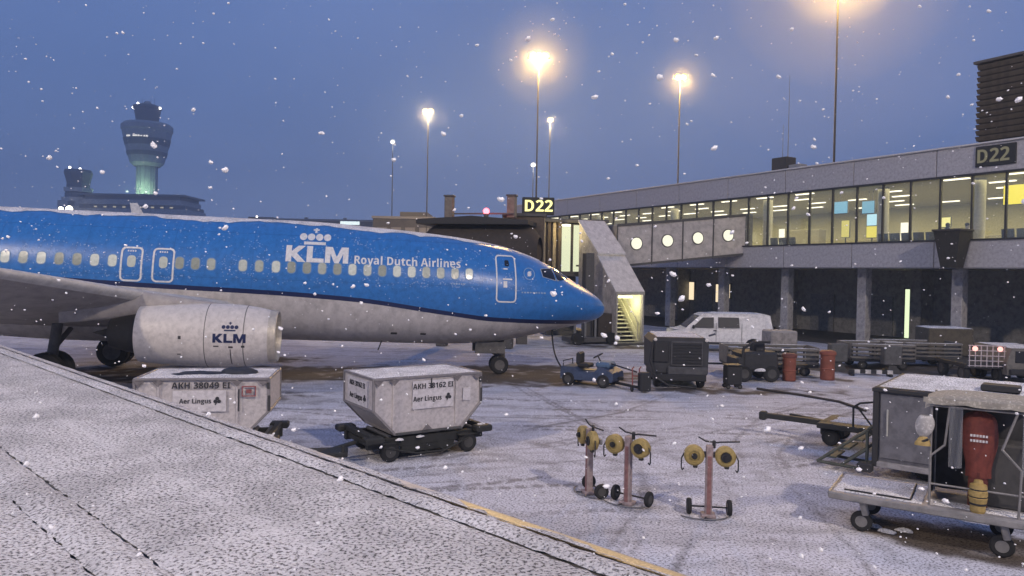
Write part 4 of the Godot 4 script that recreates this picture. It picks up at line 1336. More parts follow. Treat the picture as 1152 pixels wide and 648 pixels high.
func airliner() -> void:
	var blue := mat("airline_blue", 0.030, 0.185, 0.52, 0.32, 0.0, 1, 0.35)
	var navy := mat("airline_navy", 0.012, 0.022, 0.09, 0.35, 0, 1)
	var belly := mat("belly_paint", 0.66, 0.62, 0.59, 0.45, 0.0, 2, 0.35)
	var white := mat("letter_white", 0.78, 0.78, 0.76, 0.5, 0, 1)
	var metal := mat("lip_metal", 0.62, 0.56, 0.46, 0.5, 0.4, 1)
	var dark := mat("engine_dark", 0.03, 0.028, 0.026, 0.6, 0.2, 1)
	var gear := mat("gear_grey", 0.13, 0.125, 0.12, 0.6, 0.2, 2)
	var tyre := mat("tyre", 0.014, 0.014, 0.015, 0.85)
	var p := thing("airliner", "blue and white passenger jet parked at the gate with its nose by the stairs", "airplane", Vector3(3.48, 0, -28.18), 10.0)
	p.rotation_degrees = Vector3(0, 10.0, -1.2)

	var ss := []
	for i in 14:
		ss.append(pow(i / 13.0, 2.0) * 2.0)
	var s := 2.25
	while s < 38.01:
		ss.append(s)
		s += 0.25 if s < 9.0 else 0.6
	ss.append(38.0)
	var mid := Vector3(-16, 3.0, 0)
	var a_hi := func(x: float) -> float: return skin_angle(x, prof(STRIPE_S, STRIPE_H, x))
	var a_lo := func(x: float) -> float: return skin_angle(x, prof(STRIPE_S, STRIPE_H, x) - 0.15)
	var mb := MB.new()
	mb.grid(ss.size(), 41, func(i: int, j: int) -> Vector3: return skin_at(ss[i], lerpf(a_hi.call(ss[i]), PI - a_hi.call(ss[i]), j / 40.0)), mid)
	part(p, "upper_fuselage", mb, blue)
	mb = MB.new()
	mb.grid(ss.size(), 25, func(i: int, j: int) -> Vector3: return skin_at(ss[i], lerpf(-PI - a_lo.call(ss[i]), a_lo.call(ss[i]), j / 24.0)), mid)
	part(p, "belly", mb, belly)
	for side in 2:
		mb = MB.new()
		mb.grid(ss.size(), 4, func(i: int, j: int) -> Vector3:
			var q := skin_at(ss[i], lerpf(a_lo.call(ss[i]), a_hi.call(ss[i]), j / 3.0))
			return q if side == 0 else Vector3(q.x, q.y, -q.z), mid)
		part(p, "waistline_stripe", mb, navy)
	# lap joints of the skin
	for x in [1.05, 4.95, 7.45, 9.9, 12.55, 15.0, 17.6, 20.1]:
		mb = MB.new()
		mb.grid(2, 41, func(i: int, j: int) -> Vector3: return skin_at(x + 0.009 * i, lerpf(a_hi.call(x), PI - a_hi.call(x), j / 40.0), 0.0025), mid)
		part(p, "skin_joint", mb, mat("joint_blue", 0.016, 0.10, 0.30, 0.4, 0, 0))
	for h in [4.62, 3.12]:
		mb = MB.new()
		mb.grid(60, 2, func(i: int, j: int) -> Vector3: return on_skin(5.0 + 17.0 * i / 59.0, h + 0.009 * j, 0.0025), mid)
		part(p, "skin_joint", mb, mat("joint_blue", 0.016, 0.10, 0.30, 0.4, 0, 0))
	# snow lying on the crown
	mb = MB.new()
	mb.grid(170, 13, func(i: int, j: int) -> Vector3:
		var x := 2.6 + 33.0 * i / 169.0
		var n1 := noise.get_noise_2d(x * 70.0, 0.0)
		var n2 := noise.get_noise_2d(x * 70.0, 500.0)
		var half := deg_to_rad(20.0 + 11.0 * n1) * smoothstep(2.4, 6.0, x)
		var b := deg_to_rad(20.0 + 11.0 * n2) * smoothstep(2.4, 6.0, x)
		var f := j / 12.0
		return skin_at(x, PI / 2 - lerpf(half, -b, f), 0.008 + 0.028 * (1.0 - pow(absf(2.0 * f - 1.0), 4.0))), mid)
	part(p, "crown_snow", mb, S)
	# flecks of snow clinging to the upper sides
	mb = MB.new()
	for k in 2600:
		var x := rng.randf_range(2.9, 24.0)
		var h := lerpf(5.1, 3.0, pow(rng.randf(), 0.62))
		if noise.get_noise_2d(x * 60.0, h * 90.0) < -0.12:
			continue
		var w := rng.randf_range(0.008, 0.04)
		var c := on_skin(x, h, 0.006)
		var q := []
		for i in 5:
			var an := TAU * i / 5.0 + rng.randf()
			q.append(on_skin(x + cos(an) * w * rng.randf_range(0.5, 1.2), h + sin(an) * w * rng.randf_range(0.4, 1.0), 0.005))
		for i in 5:
			mb.out(c, q[i], q[(i + 1) % 5], Vector3(c.x, c.y, 0))
	var du := part(p, "snow_flecks", mb, mat("thin_snow", 0.19, 0.31, 0.55, 0.9, 0, 0))
	du.set_meta("kind", "stuff")
	# cabin windows
	var ws := []
	for i in 14:
		ws.append(5.42 + 0.491 * i)
	ws.append_array([12.33, 12.84, 13.82, 14.30, 14.78, 16.78])
	for i in 26:
		ws.append(17.30 + 0.512 * i)
	var wt := split_tris(poly_tris([round_rect(0.25, 0.37, 0.10, 4)]), 0.2)
	var rim := ring_tris(round_rect(0.31, 0.43, 0.13, 4), round_rect(0.25, 0.37, 0.10, 4))
	var tones := []
	for k in 4:
		var m := mat("cabin_blind_%d" % k, 0.50 - 0.08 * k, 0.51 - 0.08 * k, 0.47 - 0.08 * k, 0.25, 0, 1)
		m.emission_enabled = true
		m.emission = Color(0.97, 1.0, 0.9)
		m.emission_energy_multiplier = 0.16 - 0.03 * k
		tones.append(m)
	for x in ws:
		var o := bend(p, "cabin_window", wt, Vector2(x, 3.55), on_skin, tones[rng.randi() % 4], 0.008, 0.3)
		bend(o, "window_rim", rim, Vector2(x, 3.55), on_skin, mat("window_rim", 0.10, 0.22, 0.42, 0.5, 0, 0), 0.006, 0.3)
	# overwing exits and the service door, outlined in white
	var bold := func(at: Vector2, w: float, h: float, t: float, called: String) -> Node3D:
		return bend(p, called, ring_tris(round_rect(w, h, 0.14), round_rect(w - 2 * t, h - 2 * t, 0.10)), at, on_skin, white, 0.009, 0.2)
	for x in [15.27, 16.22]:
		var o: Node3D = bold.call(Vector2(x, 3.46), 0.66, 1.1, 0.055, "overwing_exit")
		bend(o, "exit_window", wt, Vector2(x, 3.55), on_skin, tones[1], 0.008, 0.3)
		for k in 4:
			bend(o, "exit_marking", poly_tris([round_rect(0.045, 0.05, 0.01)]), Vector2(x + 0.12 - 0.07 * k, 3.88), on_skin, white)
	var door: Node3D = bold.call(Vector2(4.10, 3.44), 0.74, 1.66, 0.05, "service_door")
	bend(door, "handle", poly_tris([round_rect(0.34, 0.05, 0.02)]), Vector2(4.06, 3.42), on_skin, white)
	bend(door, "door_window", poly_tris([round_rect(0.16, 0.22, 0.05)]), Vector2(4.06, 3.98), on_skin, mat("cockpit_glass", 0.012, 0.013, 0.016, 0.08, 0, 0))
	bend(door, "placard", poly_tris([round_rect(0.13, 0.22, 0.01)]), Vector2(4.14, 3.24), on_skin, white)
	bend(door, "placard", poly_tris([round_rect(0.16, 0.05, 0.01)]), Vector2(4.12, 3.78), on_skin, white)
	# airline lettering
	bend(p, "airline_lettering", klm_tris(0.54, 1.19), Vector2(11.52, 3.74), on_skin, white, 0.008, 0.12)
	bend(p, "crown_emblem", crown_tris(0.98), Vector2(10.62, 4.33), on_skin, white, 0.008, 0.12)
	var txt := text_tris("Royal Dutch Airlines", 0.27)
	var wide := 0.0
	for q in txt:
		wide = maxf(wide, q.x)
	var fit := PackedVector2Array()
	for q in txt:
		fit.append(Vector2(q.x * 3.58 / wide, q.y))
	bend(p, "airline_lettering", fit, Vector2(9.30, 3.745), on_skin, white, 0.008, 0.12)
	bend(p, "alliance_emblem", ring_tris(disc(Vector2.ZERO, 0.215, 24), disc(Vector2.ZERO, 0.19, 24)), Vector2(3.24, 3.64), on_skin, mat("emblem_pale", 0.30, 0.42, 0.58, 0.5))
	for k in 3:
		bend(p, "alliance_emblem", poly_tris([PackedVector2Array([Vector2(-0.09, -0.07 + k * 0.05), Vector2(0.03, -0.07 + k * 0.05), Vector2(0.10, 0.0 + k * 0.05), Vector2(-0.02, 0.0 + k * 0.05)])]), Vector2(3.24, 3.62), on_skin, white)
	for q in [[3.52, 2.98, 9, 0.105], [6.02, 3.20, 6, 0.085]]:
		for k in int(q[2]):
			bend(p, "small_marking", poly_tris([round_rect(q[3] * (0.5 + 0.3 * ((k * 7) % 3) / 2.0), 0.05, 0.012)]), Vector2(q[0] - q[3] * k, q[1]), on_skin, mat("emblem_pale", 0.30, 0.42, 0.58, 0.5))
	# cockpit glass
	var g := mat("cockpit_glass", 0.012, 0.013, 0.016, 0.08, 0, 0)
	for side in [1.0, -1.0]:
		for w in [[[2.77, 3.82], [2.30, 3.86], [2.20, 3.42], [2.72, 3.54]], [[2.24, 3.86], [1.98, 3.84], [1.62, 3.50], [2.14, 3.42]]]:
			mb = MB.new()
			mb.grid(7, 7, func(i: int, j: int) -> Vector3:
				var u := i / 6.0
				var t := j / 6.0
				var q := lerpf(lerpf(w[0][0], w[1][0], u), lerpf(w[3][0], w[2][0], u), t)
				var h := lerpf(lerpf(w[0][1], w[1][1], u), lerpf(w[3][1], w[2][1], u), t)
				var r := on_skin(q, h, 0.012)
				return Vector3(r.x, r.y, r.z * side), Vector3(-2.5, 3.2, 0))
			var cw := part(p, "cockpit_window", mb, g)
			for k in 4:
				mb = MB.new()
				var ends := []
				for e in 2:
					var c: Array = w[(k + e) % 4]
					var y := on_skin(c[0], c[1], 0.014)
					ends.append(Vector3(y.x, y.y, y.z * side))
				mb.cyl(ends[0], ends[1], 0.016, -1.0, 6)
				part(cw, "window_frame", mb, mat("frame_pale", 0.34, 0.40, 0.48, 0.4, 0.2, 0))
	# wings
	var sect := [[0.6, 12.2, 2.0, 20.9, 1.42, 0.13], [1.9, 13.1, 2.14, 20.5, 1.50, 0.13], [4.0, 14.45, 2.49, 20.0, 1.75, 0.125], [5.6, 15.30, 2.74, 19.9, 2.05, 0.12], [8.5, 16.85, 3.18, 20.9, 2.62, 0.11], [12.5, 18.55, 3.78, 21.6, 3.38, 0.11], [16.6, 20.3, 4.40, 22.0, 4.12, 0.10], [17.05, 20.6, 4.62, 22.0, 4.45, 0.09], [17.3, 21.1, 5.4, 22.05, 5.35, 0.08], [17.6, 22.0, 6.85, 22.4, 6.82, 0.07]]
	var wing_f := func(i: int, j: int, sg: float, from: int) -> Vector3:
		var e: Array = sect[i + from]
		var t := j / 32.0
		var up := t < 0.5
		var x := 1.0 - 2.0 * t if up else 2.0 * t - 1.0
		x = 1.0 - cos(x * PI / 2)
		var yt: float = 5.0 * e[5] * (0.2969 * sqrt(x) - 0.126 * x - 0.3516 * x * x + 0.2843 * x * x * x - 0.1015 * x * x * x * x)
		var chord: float = e[3] - e[1]
		var dz := 0.0
		var dy: float = yt * chord * (1.0 if up else -0.85)
		if i + from >= 8:
			dz = -dy
			dy = 0.0
		return Vector3(-lerpf(e[1], e[3], x), lerpf(e[2], e[4], x) + dy, sg * (e[0] + dz))
	var under := mat("wing_grey", 0.42, 0.385, 0.36, 0.55, 0.0, 2, 0.3)
	for sg in [1.0, -1.0]:
		mb = MB.new()
		mb.grid(7, 33, func(i: int, j: int) -> Vector3: return wing_f.call(i, j, sg, 0), Vector3(-19, 2.8, sg * 8.0))
		var wg := part(p, "wing", mb, under)
		mb = MB.new()
		mb.grid(4, 33, func(i: int, j: int) -> Vector3: return wing_f.call(i, j, sg, 6), Vector3(-22.5, 5.5, sg * 17.2))
		part(p, "winglet", mb, mat("winglet_white", 0.66, 0.66, 0.66, 0.5))
		mb = MB.new()                                             # bright leading edge
		mb.grid(7, 7, func(i: int, j: int) -> Vector3:
			var q: Vector3 = wing_f.call(i, 13 + j, sg, 0)
			var c: Vector3 = wing_f.call(i, 10, sg, 0)
			return q + (q - Vector3(c.x, q.y, q.z)).normalized() * 0.012 + Vector3(0, 0.004 * (3 - j), 0), Vector3(-25, 2.8, sg * 8.0))
		part(wg, "leading_edge", mb, mat("slat_white", 0.62, 0.60, 0.57, 0.5, 0.0, 2))
		for l in [3.4, 7.2, 10.3]:                                 # flap track fairings
			mb = MB.new()
			var y0: float = 1.45 + l * 0.145
			mb.grid(15, 13, func(i: int, j: int) -> Vector3:
				var t := i / 14.0
				var r := 0.30 * pow(maxf(0.0, sin(PI * pow(t, 0.8))), 0.7)
				return Vector3(-(18.6 + l * 0.12 + 3.1 * t), y0 - 0.12 + r * sin(TAU * j / 12.0) * 1.15, sg * l + r * 0.7 * cos(TAU * j / 12.0)), Vector3(-20.0, y0, sg * l), true)
			part(wg, "flap_fairing", mb, under)
	# wing to body fairing
	mb = MB.new()
	mb.grid(30, 21, func(i: int, j: int) -> Vector3:
		var t := i / 29.0
		var x := 11.6 + 11.0 * t
		var k := pow(maxf(0.0, sin(PI * t)), 0.45)
		var a := lerpf(-PI * 0.98, -PI * 0.02, j / 20.0)
		return Vector3(-x, 2.15 + sin(a) * lerpf(0.9, 1.32, k), cos(a) * lerpf(1.5, 2.2, k)), Vector3(-17, 2.6, 0))
	part(p, "body_fairing", mb, belly)

	# engines
	for sg in [1.0, -1.0]:
		var e := Node3D.new()
		e.name = "engine"
		p.add_child(e, true)
		var tr := Transform3D(Basis(Vector3(0, 1, 0), Vector3(-1, 0, 0), Vector3(0, 0, 1)), Vector3(0, 1.53, 4.83 * sg))   # lathe axis runs aft
		var pr := []
		for i in 26:
			var x := lerpf(11.48, 14.96, i / 25.0)
			pr.append(Vector2(nacelle_r(x), x))
		mb = MB.new()
		mb.lathe(pr, tr, 40)
		part(e, "cowl", mb, mat("cowl_paint", 0.70, 0.65, 0.60, 0.4, 0.0, 1, 0.45))
		pr = []
		for i in 9:
			var an := PI * i / 8.0
			pr.append(Vector2(0.71 - 0.045 * cos(an), 11.48 - 0.22 * sin(an)))
		pr.append(Vector2(0.752, 11.49))
		mb = MB.new()
		mb.lathe([Vector2(0.665, 12.05)] + pr, tr, 40)
		part(e, "inlet_lip", mb, metal)
		mb = MB.new()
		mb.lathe([Vector2(0.0, 11.95), Vector2(0.22, 12.2), Vector2(0.68, 12.25)], tr, 32)
		part(e, "fan", mb, dark)
		mb = MB.new()
		mb.lathe([Vector2(0.79, 14.95), Vector2(0.62, 14.8), Vector2(0.60, 14.9), Vector2(0.52, 15.3), Vector2(0.40, 15.75), Vector2(0.34, 15.76), Vector2(0.34, 15.5), Vector2(0.22, 15.55), Vector2(0.0, 16.25)], tr, 32)
		part(e, "core_nozzle", mb, dark)
		for x in [12.1, 13.12]:
			mb = MB.new()
			mb.lathe([Vector2(nacelle_r(x - 0.012) + 0.003, x - 0.012), Vector2(nacelle_r(x + 0.012) + 0.003, x + 0.012)], tr, 40)
			part(e, "cowl_seam", mb, mat("seam", 0.16, 0.15, 0.14, 0.7, 0, 0))
		mb = MB.new()
		mb.grid(14, 15, func(i: int, j: int) -> Vector3:
			var t := i / 13.0
			var a := TAU * j / 14.0
			var hw := 0.20 * sqrt(maxf(0.0, sin(PI * (0.03 + 0.94 * t))))
			var top := lerpf(2.42, 2.78, minf(1.0, t * 1.6))
			var bot := lerpf(2.25, 1.75, t)
			return Vector3(-(12.7 + 4.4 * t), lerpf(bot, top, 0.5 + 0.5 * sin(a)), sg * 4.83 + hw * cos(a)), Vector3(-15, 2.2, sg * 4.83), true)
		part(e, "pylon", mb, under)
		if sg > 0.0:
			bend(e, "airline_lettering", klm_tris(0.25, 1.10), Vector2(12.89, 1.40), on_nacelle, navy, 0.006, 0.1)
			bend(e, "crown_emblem", crown_tris(0.42), Vector2(12.45, 1.72), on_nacelle, navy, 0.006, 0.1)
			for q in [[12.8, 1.30, 0.14, 0.035], [12.42, 1.28, 0.12, 0.05], [12.1, 1.30, 0.09, 0.06], [12.43, 0.99, 0.022, 0.46], [13.75, 1.52, 0.075, 0.09], [13.78, 1.05, 0.10, 0.03]]:
				bend(e, "cowl_marking", poly_tris([round_rect(q[2], q[3], 0.008)]), Vector2(q[0], q[1]), on_nacelle, mat("seam_dark", 0.05, 0.045, 0.045, 0.7, 0, 0), 0.006, 0.1)
	# landing gear
	for sg in [1.0, -1.0]:
		var e := Node3D.new()
		e.name = "main_gear"
		p.add_child(e, true)
		clp(e, "strut", Vector3(-18.1, 0.15, 2.85 * sg), Vector3(-17.9, 2.0, 2.75 * sg), 0.15, gear)
		clp(e, "brace", Vector3(-18.1, 0.7, 2.85 * sg), Vector3(-17.9, 1.7, 1.2 * sg), 0.08, gear)
		for z in [2.5, 3.2]:
			wheel(e, Vector3(-18.1, 0.19, z * sg), 0.565, 0.36, tyre, gear)
	var ng := Node3D.new()
	ng.name = "nose_gear"
	p.add_child(ng, true)
	clp(ng, "strut", Vector3(-4.0, 0.1, 0), Vector3(-3.9, 1.5, 0), 0.11, gear)
	clp(ng, "brace", Vector3(-4.0, 0.55, 0), Vector3(-5.1, 1.2, 0), 0.06, gear)
	bxp(ng, "torque_link", Vector3(-3.82, 0.5, 0), Vector3(0.09, 0.5, 0.12), gear, 0.02)
	for q in [-0.42, 0.42]:
		bxp(ng, "gear_door", Vector3(-4.4, 0.9, q), Vector3(1.1, 0.42, 0.04), gear, 0.01)
	for z in [-0.2, 0.2]:
		wheel(ng, Vector3(-4.0, 0.255, z), 0.34, 0.2, tyre, gear)
	# tail
	mb = MB.new()
	mb.extrude(PackedVector2Array([Vector2(-29.5, 5.0), Vector2(-33.0, 6.6), Vector2(-37.0, 12.4), Vector2(-39.3, 12.4), Vector2(-37.6, 4.9)]), -0.14, 0.14)
	part(p, "tail_fin", mb, blue)
	for sg in [1.0, -1.0]:
		mb = MB.new()
		mb.hexa([Vector3(-34.0, 4.5, 0.5 * sg), Vector3(-37.4, 4.5, 0.4 * sg), Vector3(-39.2, 5.3, 7.1 * sg), Vector3(-37.7, 5.3, 7.1 * sg), Vector3(-34.0, 4.75, 0.5 * sg), Vector3(-37.4, 4.6, 0.4 * sg), Vector3(-39.2, 5.38, 7.1 * sg), Vector3(-37.7, 5.42, 7.1 * sg)])
		part(p, "tailplane", mb, under)
	# small fittings along the belly
	clp(p, "drain_mast", Vector3(-8.3, 1.12, 0.9), Vector3(-8.42, 0.78, 0.95), 0.025, dark, -1.0, 6)
	bxp(p, "belly_vent", Vector3(-7.9, 1.42, 1.39), Vector3(0.22, 0.1, 0.04), dark, 0.02, Basis(Vector3.RIGHT, 0.7))
	bxp(p, "belly_vent", Vector3(-6.9, 1.42, 1.35), Vector3(0.2, 0.09, 0.04), dark, 0.02, Basis(Vector3.RIGHT, 0.7))

func wheel(parent: Node3D, c: Vector3, r: float, w: float, tyre: Material, hub: Material, ax := Vector3(0, 0, 1)) -> MeshInstance3D:
	var b := Basis(ax.cross(Vector3.UP).normalized(), ax, ax.cross(Vector3.UP).normalized().cross(ax)) if absf(ax.y) < 0.5 else Basis()
	var t := Transform3D(b, c)
	var mb := MB.new()
	var k := w * 0.5
	mb.lathe([Vector2(r * 0.55, -k * 0.9), Vector2(r * 0.85, -k), Vector2(r * 0.96, -k * 0.75), Vector2(r, -k * 0.35), Vector2(r, k * 0.35), Vector2(r * 0.96, k * 0.75), Vector2(r * 0.85, k), Vector2(r * 0.55, k * 0.9)], t, 22)
	var o := part(parent, "wheel", mb, tyre)
	mb = MB.new()
	mb.lathe([Vector2(0, -k * 0.75), Vector2(r * 0.3, -k * 0.8), Vector2(r * 0.56, -k * 0.88), Vector2(r * 0.56, k * 0.88), Vector2(r * 0.3, k * 0.8), Vector2(0, k * 0.75)], t, 18)
	part(o, "hub", mb, hub)
	return o

# ---------------------------------------------------------------- the snow-covered wing the picture looks across
func own_wing() -> void:
	var p := thing("snowy_wing", "snow covered aircraft wing with seams stretching away over the apron", "wing", Vector3(1.443, 2.75, -1.484), 135.8)
	# local x runs out along the span, z towards the leading edge
	var skin := mat("wing_metal", 0.36, 0.35, 0.35, 0.5, 0.2, 2)
	var a0 := -9.0
	var a1 := 19.0
	var body_mb := MB.new()
	body_mb.extrude(PackedVector2Array([Vector2(-0.02, -0.06), Vector2(-0.10, -0.16), Vector2(-0.6, -0.30), Vector2(-2.0, -0.36), Vector2(-4.2, -0.18), Vector2(-4.2, -0.13), Vector2(-2.0, -0.03), Vector2(-0.6, -0.025), Vector2(-0.12, -0.03)]), -a1, -a0, Transform3D(Basis(Vector3(0, 0, 1), Vector3.UP, Vector3(-1, 0, 0)), Vector3.ZERO))
	part(p, "wing_box", body_mb, skin)
	var cut := snow_mat("wing_snow", 0.075, 0.62, 0.26)
	cut.albedo_color = Color(0.71, 0.70, 0.72).linear_to_srgb()
	# blankets of snow between the panel seams
	var strips := [["slat_snow", -0.148, 0.0], ["panel_snow", -1.142, -0.163], ["flap_snow", -1.319, -1.147], ["flap_snow", -4.1, -1.321]]
	for q in strips:
		var n_w := maxi(5, mini(16, int((q[2] - q[1]) / 0.05)))
		var mb := MB.new()
		mb.grid(700, n_w, func(i: int, j: int) -> Vector3:
			var x := a0 + (a1 - a0) * pow(i / 699.0, 1.0)
			var f := float(j) / (n_w - 1)
			var e0: float = q[1] + 0.016 * noise.get_noise_2d(x * 1500.0, q[1] * 700.0)
			var e1: float = q[2] + 0.016 * noise.get_noise_2d(x * 1500.0, q[2] * 700.0 + 90.0)
			var z := lerpf(e0, e1, f)
			var rim := pow(absf(2.0 * f - 1.0), 10.0 if n_w > 8 else 4.0)
			var y := 0.004 + 0.014 * (1.0 - rim) + 0.006 * noise.get_noise_2d(x * 500.0, z * 500.0) * (1.0 - rim)
			if q[2] == 0.0 and f > 0.4:
				y -= 0.022 * pow((f - 0.4) / 0.6, 2.0)
			return Vector3(x, y - 0.02 - 0.03 * smoothstep(2.0, 4.2, -z), z), Vector3(4, -40, -2))
		part(p, q[0], mb, cut)
	# rounded leading edge, its inner length a bare yellowish strip with thin snow
	for q in [[2.5, 19.0, "leading_edge", mat("edge_grey", 0.52, 0.50, 0.52, 0.6, 0.0, 2, 1.2)], [-9.0, 2.5, "yellow_edge", mat("edge_yellow", 0.60, 0.48, 0.29, 0.5, 0.0, 3, 2.0)]]:
		var mb := MB.new()
		mb.grid(80, 9, func(i: int, j: int) -> Vector3:
			var x := lerpf(q[0], q[1], i / 79.0)
			var t := PI * j / 8.0
			return Vector3(x, -0.085 + 0.07 * cos(t), -0.02 + 0.15 * sin(t)), Vector3((q[0] + q[1]) * 0.5, -0.085, -0.01))
		part(p, q[2], mb, q[3])
	var cap := MB.new()                                            # broken crust of snow along the edge
	cap.grid(420, 4, func(i: int, j: int) -> Vector3:
		var x := a0 + (a1 - a0) * i / 419.0
		var w := 0.05 + 0.16 * noise.get_noise_2d(x * 260.0, 40.0) + 0.10 * noise.get_noise_2d(x * 1300.0, 80.0)
		w = clampf(w * lerpf(0.35, 1.0, smoothstep(0.5, 4.0, x)) + 0.06 * smoothstep(1.0, 5.0, x), 0.0, 0.125)
		var z := -0.03 + w * j / 3.0
		var t := clampf((z + 0.02) / 0.15, 0.0, 0.98)
		return Vector3(x, -0.085 + 0.07 * sqrt(1.0 - t * t) + 0.010 * (1.0 - j / 3.0 * 0.7), z), Vector3(4, -40, -2))
	part(p, "edge_snow", cap, cut)
	# main leg of that wing, standing on the apron
	clp(p, "gear_strut", Vector3(-3.0, -2.5, -2.2), Vector3(-3.0, -0.28, -2.2), 0.14, mat("gear_grey", 0.13, 0.125, 0.12, 0.6, 0.2, 2))
	for z in [-0.45, 0.45]:
		wheel(p, Vector3(-3.0 + z, -2.19, -2.2), 0.56, 0.38, mat("tyre", 0.014, 0.014, 0.015, 0.85), mat("gear_grey", 0.13, 0.125, 0.12, 0.6, 0.2, 2), Vector3(1, 0, 0))

# ---------------------------------------------------------------- freight containers on dollies
func container(called_label: String, at: Vector3, turn: float, code: String, dolly_label: String, left_face: bool) -> void:
	var alu := mat("container_aluminium", 0.60, 0.56, 0.55, 0.55, 0.1, 1, 0.8)
	var rail := mat("container_rail", 0.30, 0.28, 0.28, 0.5, 0.3, 1)
	var plate := mat("label_plate", 0.68, 0.65, 0.66, 0.6, 0, 1)
	var ink := mat("label_ink", 0.03, 0.03, 0.035, 0.7, 0, 0)
	var o := thing("freight_container", called_label, "container", at + Vector3(0, 0.5, 0), turn, "air freight containers")
	var hw := 1.2
	var shape := PackedVector2Array([Vector2(-0.74, 0.02), Vector2(0.74, 0.02), Vector2(hw, 0.5), Vector2(hw, 1.12), Vector2(-hw, 1.12), Vector2(-hw, 0.5)])
	var mb := MB.new()
	mb.extrude(shape.duplicate(), -1.48, -0.02)
	part(o, "shell", mb, alu)
	# face frame around the outline, edge by edge
	for i in 6:
		var a := shape[i]
		var b := shape[(i + 1) % 6]
		for z in [0.0, -1.49]:
			mb = MB.new()
			var d := (b - a).normalized()
			mb.box(Vector3((a.x + b.x) / 2, (a.y + b.y) / 2, z), Vector3(a.distance_to(b) + 0.03, 0.05, 0.05), 0.008, Basis(Vector3(0, 0, 1), d.angle()))
			part(o, "frame_rail", mb, rail if i != 0 else mat("container_base", 0.10, 0.10, 0.10, 0.6, 0.2, 2))
		mb = MB.new()
		mb.box(Vector3(a.x, a.y, -0.745), Vector3(0.05, 0.05, 1.44), 0.008)
		part(o, "edge_rail", mb, rail)
	# upright ribs and corner gussets of the face
	for x in [-0.78, 0.62]:
		bxp(o, "rib", Vector3(x, 0.60, -0.005), Vector3(0.05, 1.0, 0.05), alu, 0.01)
	for q in [[-0.78, 1.09, 1], [0.62, 1.09, 1], [-1.12, 1.09, 1], [1.10, 1.09, 1], [-0.05, 0.06, -1]]:
		mb = MB.new()
		mb.extrude(PackedVector2Array([Vector2(q[0] - 0.11, q[1]), Vector2(q[0] + 0.11, q[1]), Vector2(q[0], q[1] - 0.11 * q[2])]), 0.026, 0.036)
		part(o, "gusset", mb, mat("gusset_grey", 0.22, 0.20, 0.20, 0.5, 0.2, 1))
	for q in [[1.205, 0.66, 0.3], [1.19, 0.99, 0.12]]:
		bxp(o, "latch", Vector3(q[0], q[1], 0.01), Vector3(0.05, q[2], 0.06), mat("latch_dark", 0.05, 0.05, 0.05, 0.6), 0.01)
	bxp(o, "strap", Vector3(0.66 if not left_face else 0.03, 0.72 if not left_face else 0.98, 0.032), Vector3(0.022, 0.42 if not left_face else 0.2, 0.012), ink)
	if left_face:
		bxp(o, "label_plate", Vector3(0.08, 0.76, 0.014), Vector3(0.92, 0.56, 0.012), plate)
		lettering(o, "lettering", code, 0.105, Vector3(0.08, 0.93, 0.026), ink, Basis(), 1.0)
		lettering(o, "lettering", "Aer Lingus", 0.095, Vector3(-0.05, 0.68, 0.026), ink, Basis(), 0.95)
		shamrock(o, Vector3(0.42, 0.69, 0.024), Basis(), ink)
		bxp(o, "label_plate", Vector3(0.86, 0.70, 0.012), Vector3(0.18, 0.26, 0.01), plate)
		var turned := Basis(Vector3.UP, -PI / 2)
		bxp(o, "label_plate", Vector3(-1.215, 0.80, -0.74), Vector3(0.03, 0.52, 1.0), plate)
		lettering(o, "lettering", code, 0.10, Vector3(-1.235, 0.95, -0.74), ink, turned, 0.92)
		lettering(o, "lettering", "Aer Lingus", 0.10, Vector3(-1.235, 0.70, -0.80), ink, turned, 0.92)
		shamrock(o, Vector3(-1.233, 0.71, -0.36), turned, ink)
	else:
		bxp(o, "label_plate", Vector3(-0.05, 0.71, 0.014), Vector3(0.95, 0.40, 0.012), plate)
		lettering(o, "lettering", code, 0.115, Vector3(-0.02, 1.0, 0.008), ink, Basis(), 1.05)
		lettering(o, "lettering", "Aer Lingus", 0.085, Vector3(-0.12, 0.71, 0.026), ink, Basis(), 0.95)
		shamrock(o, Vector3(0.27, 0.72, 0.024), Basis(), ink)
		for q in [[0.84, 0.98, 0.26, 0.02], [0.84, 0.80, 0.26, 0.02]]:
			bxp(o, "red_label", Vector3(q[0], q[1], 0.03), Vector3(q[2], q[3], 0.012), mat("label_red", 0.30, 0.09, 0.09, 0.6))
		for x in [0.72, 0.96]:
			bxp(o, "red_label", Vector3(x, 0.89, 0.03), Vector3(0.02, 0.16, 0.012), mat("label_red", 0.30, 0.09, 0.09, 0.6))
		bxp(o, "red_label", Vector3(0.84, 0.89, 0.03), Vector3(0.10, 0.07, 0.01), mat("label_red", 0.30, 0.09, 0.09, 0.6))
	lay_snow(o, Vector3(0, 1.125, -0.74), 2.38, 1.42, 0.035, 0.06)
	# dolly
	var steel := mat("dolly_steel", 0.035, 0.036, 0.034, 0.65, 0.3, 2)
	var tyre := mat("tyre", 0.014, 0.014, 0.015, 0.85)
	var d := thing("dolly", dolly_label, "dolly", at, turn, "container dollies")
	for z in [-0.1, -1.2]:
		bxp(d, "side_beam", Vector3(0, 0.35, z), Vector3(2.6, 0.19, 0.1), steel, 0.015)
	for x in [-1.2, -0.4, 0.4, 1.2]:
		bxp(d, "cross_beam", Vector3(x, 0.35, -0.65), Vector3(0.09, 0.11, 1.05), steel, 0.015)
	for i in 9:
		clp(d, "roller", Vector3(-1.08 + i * 0.27, 0.455, -0.12), Vector3(-1.08 + i * 0.27, 0.455, -1.18), 0.04, mat("roller_grey", 0.15, 0.15, 0.15, 0.5, 0.5), -1.0, 10)
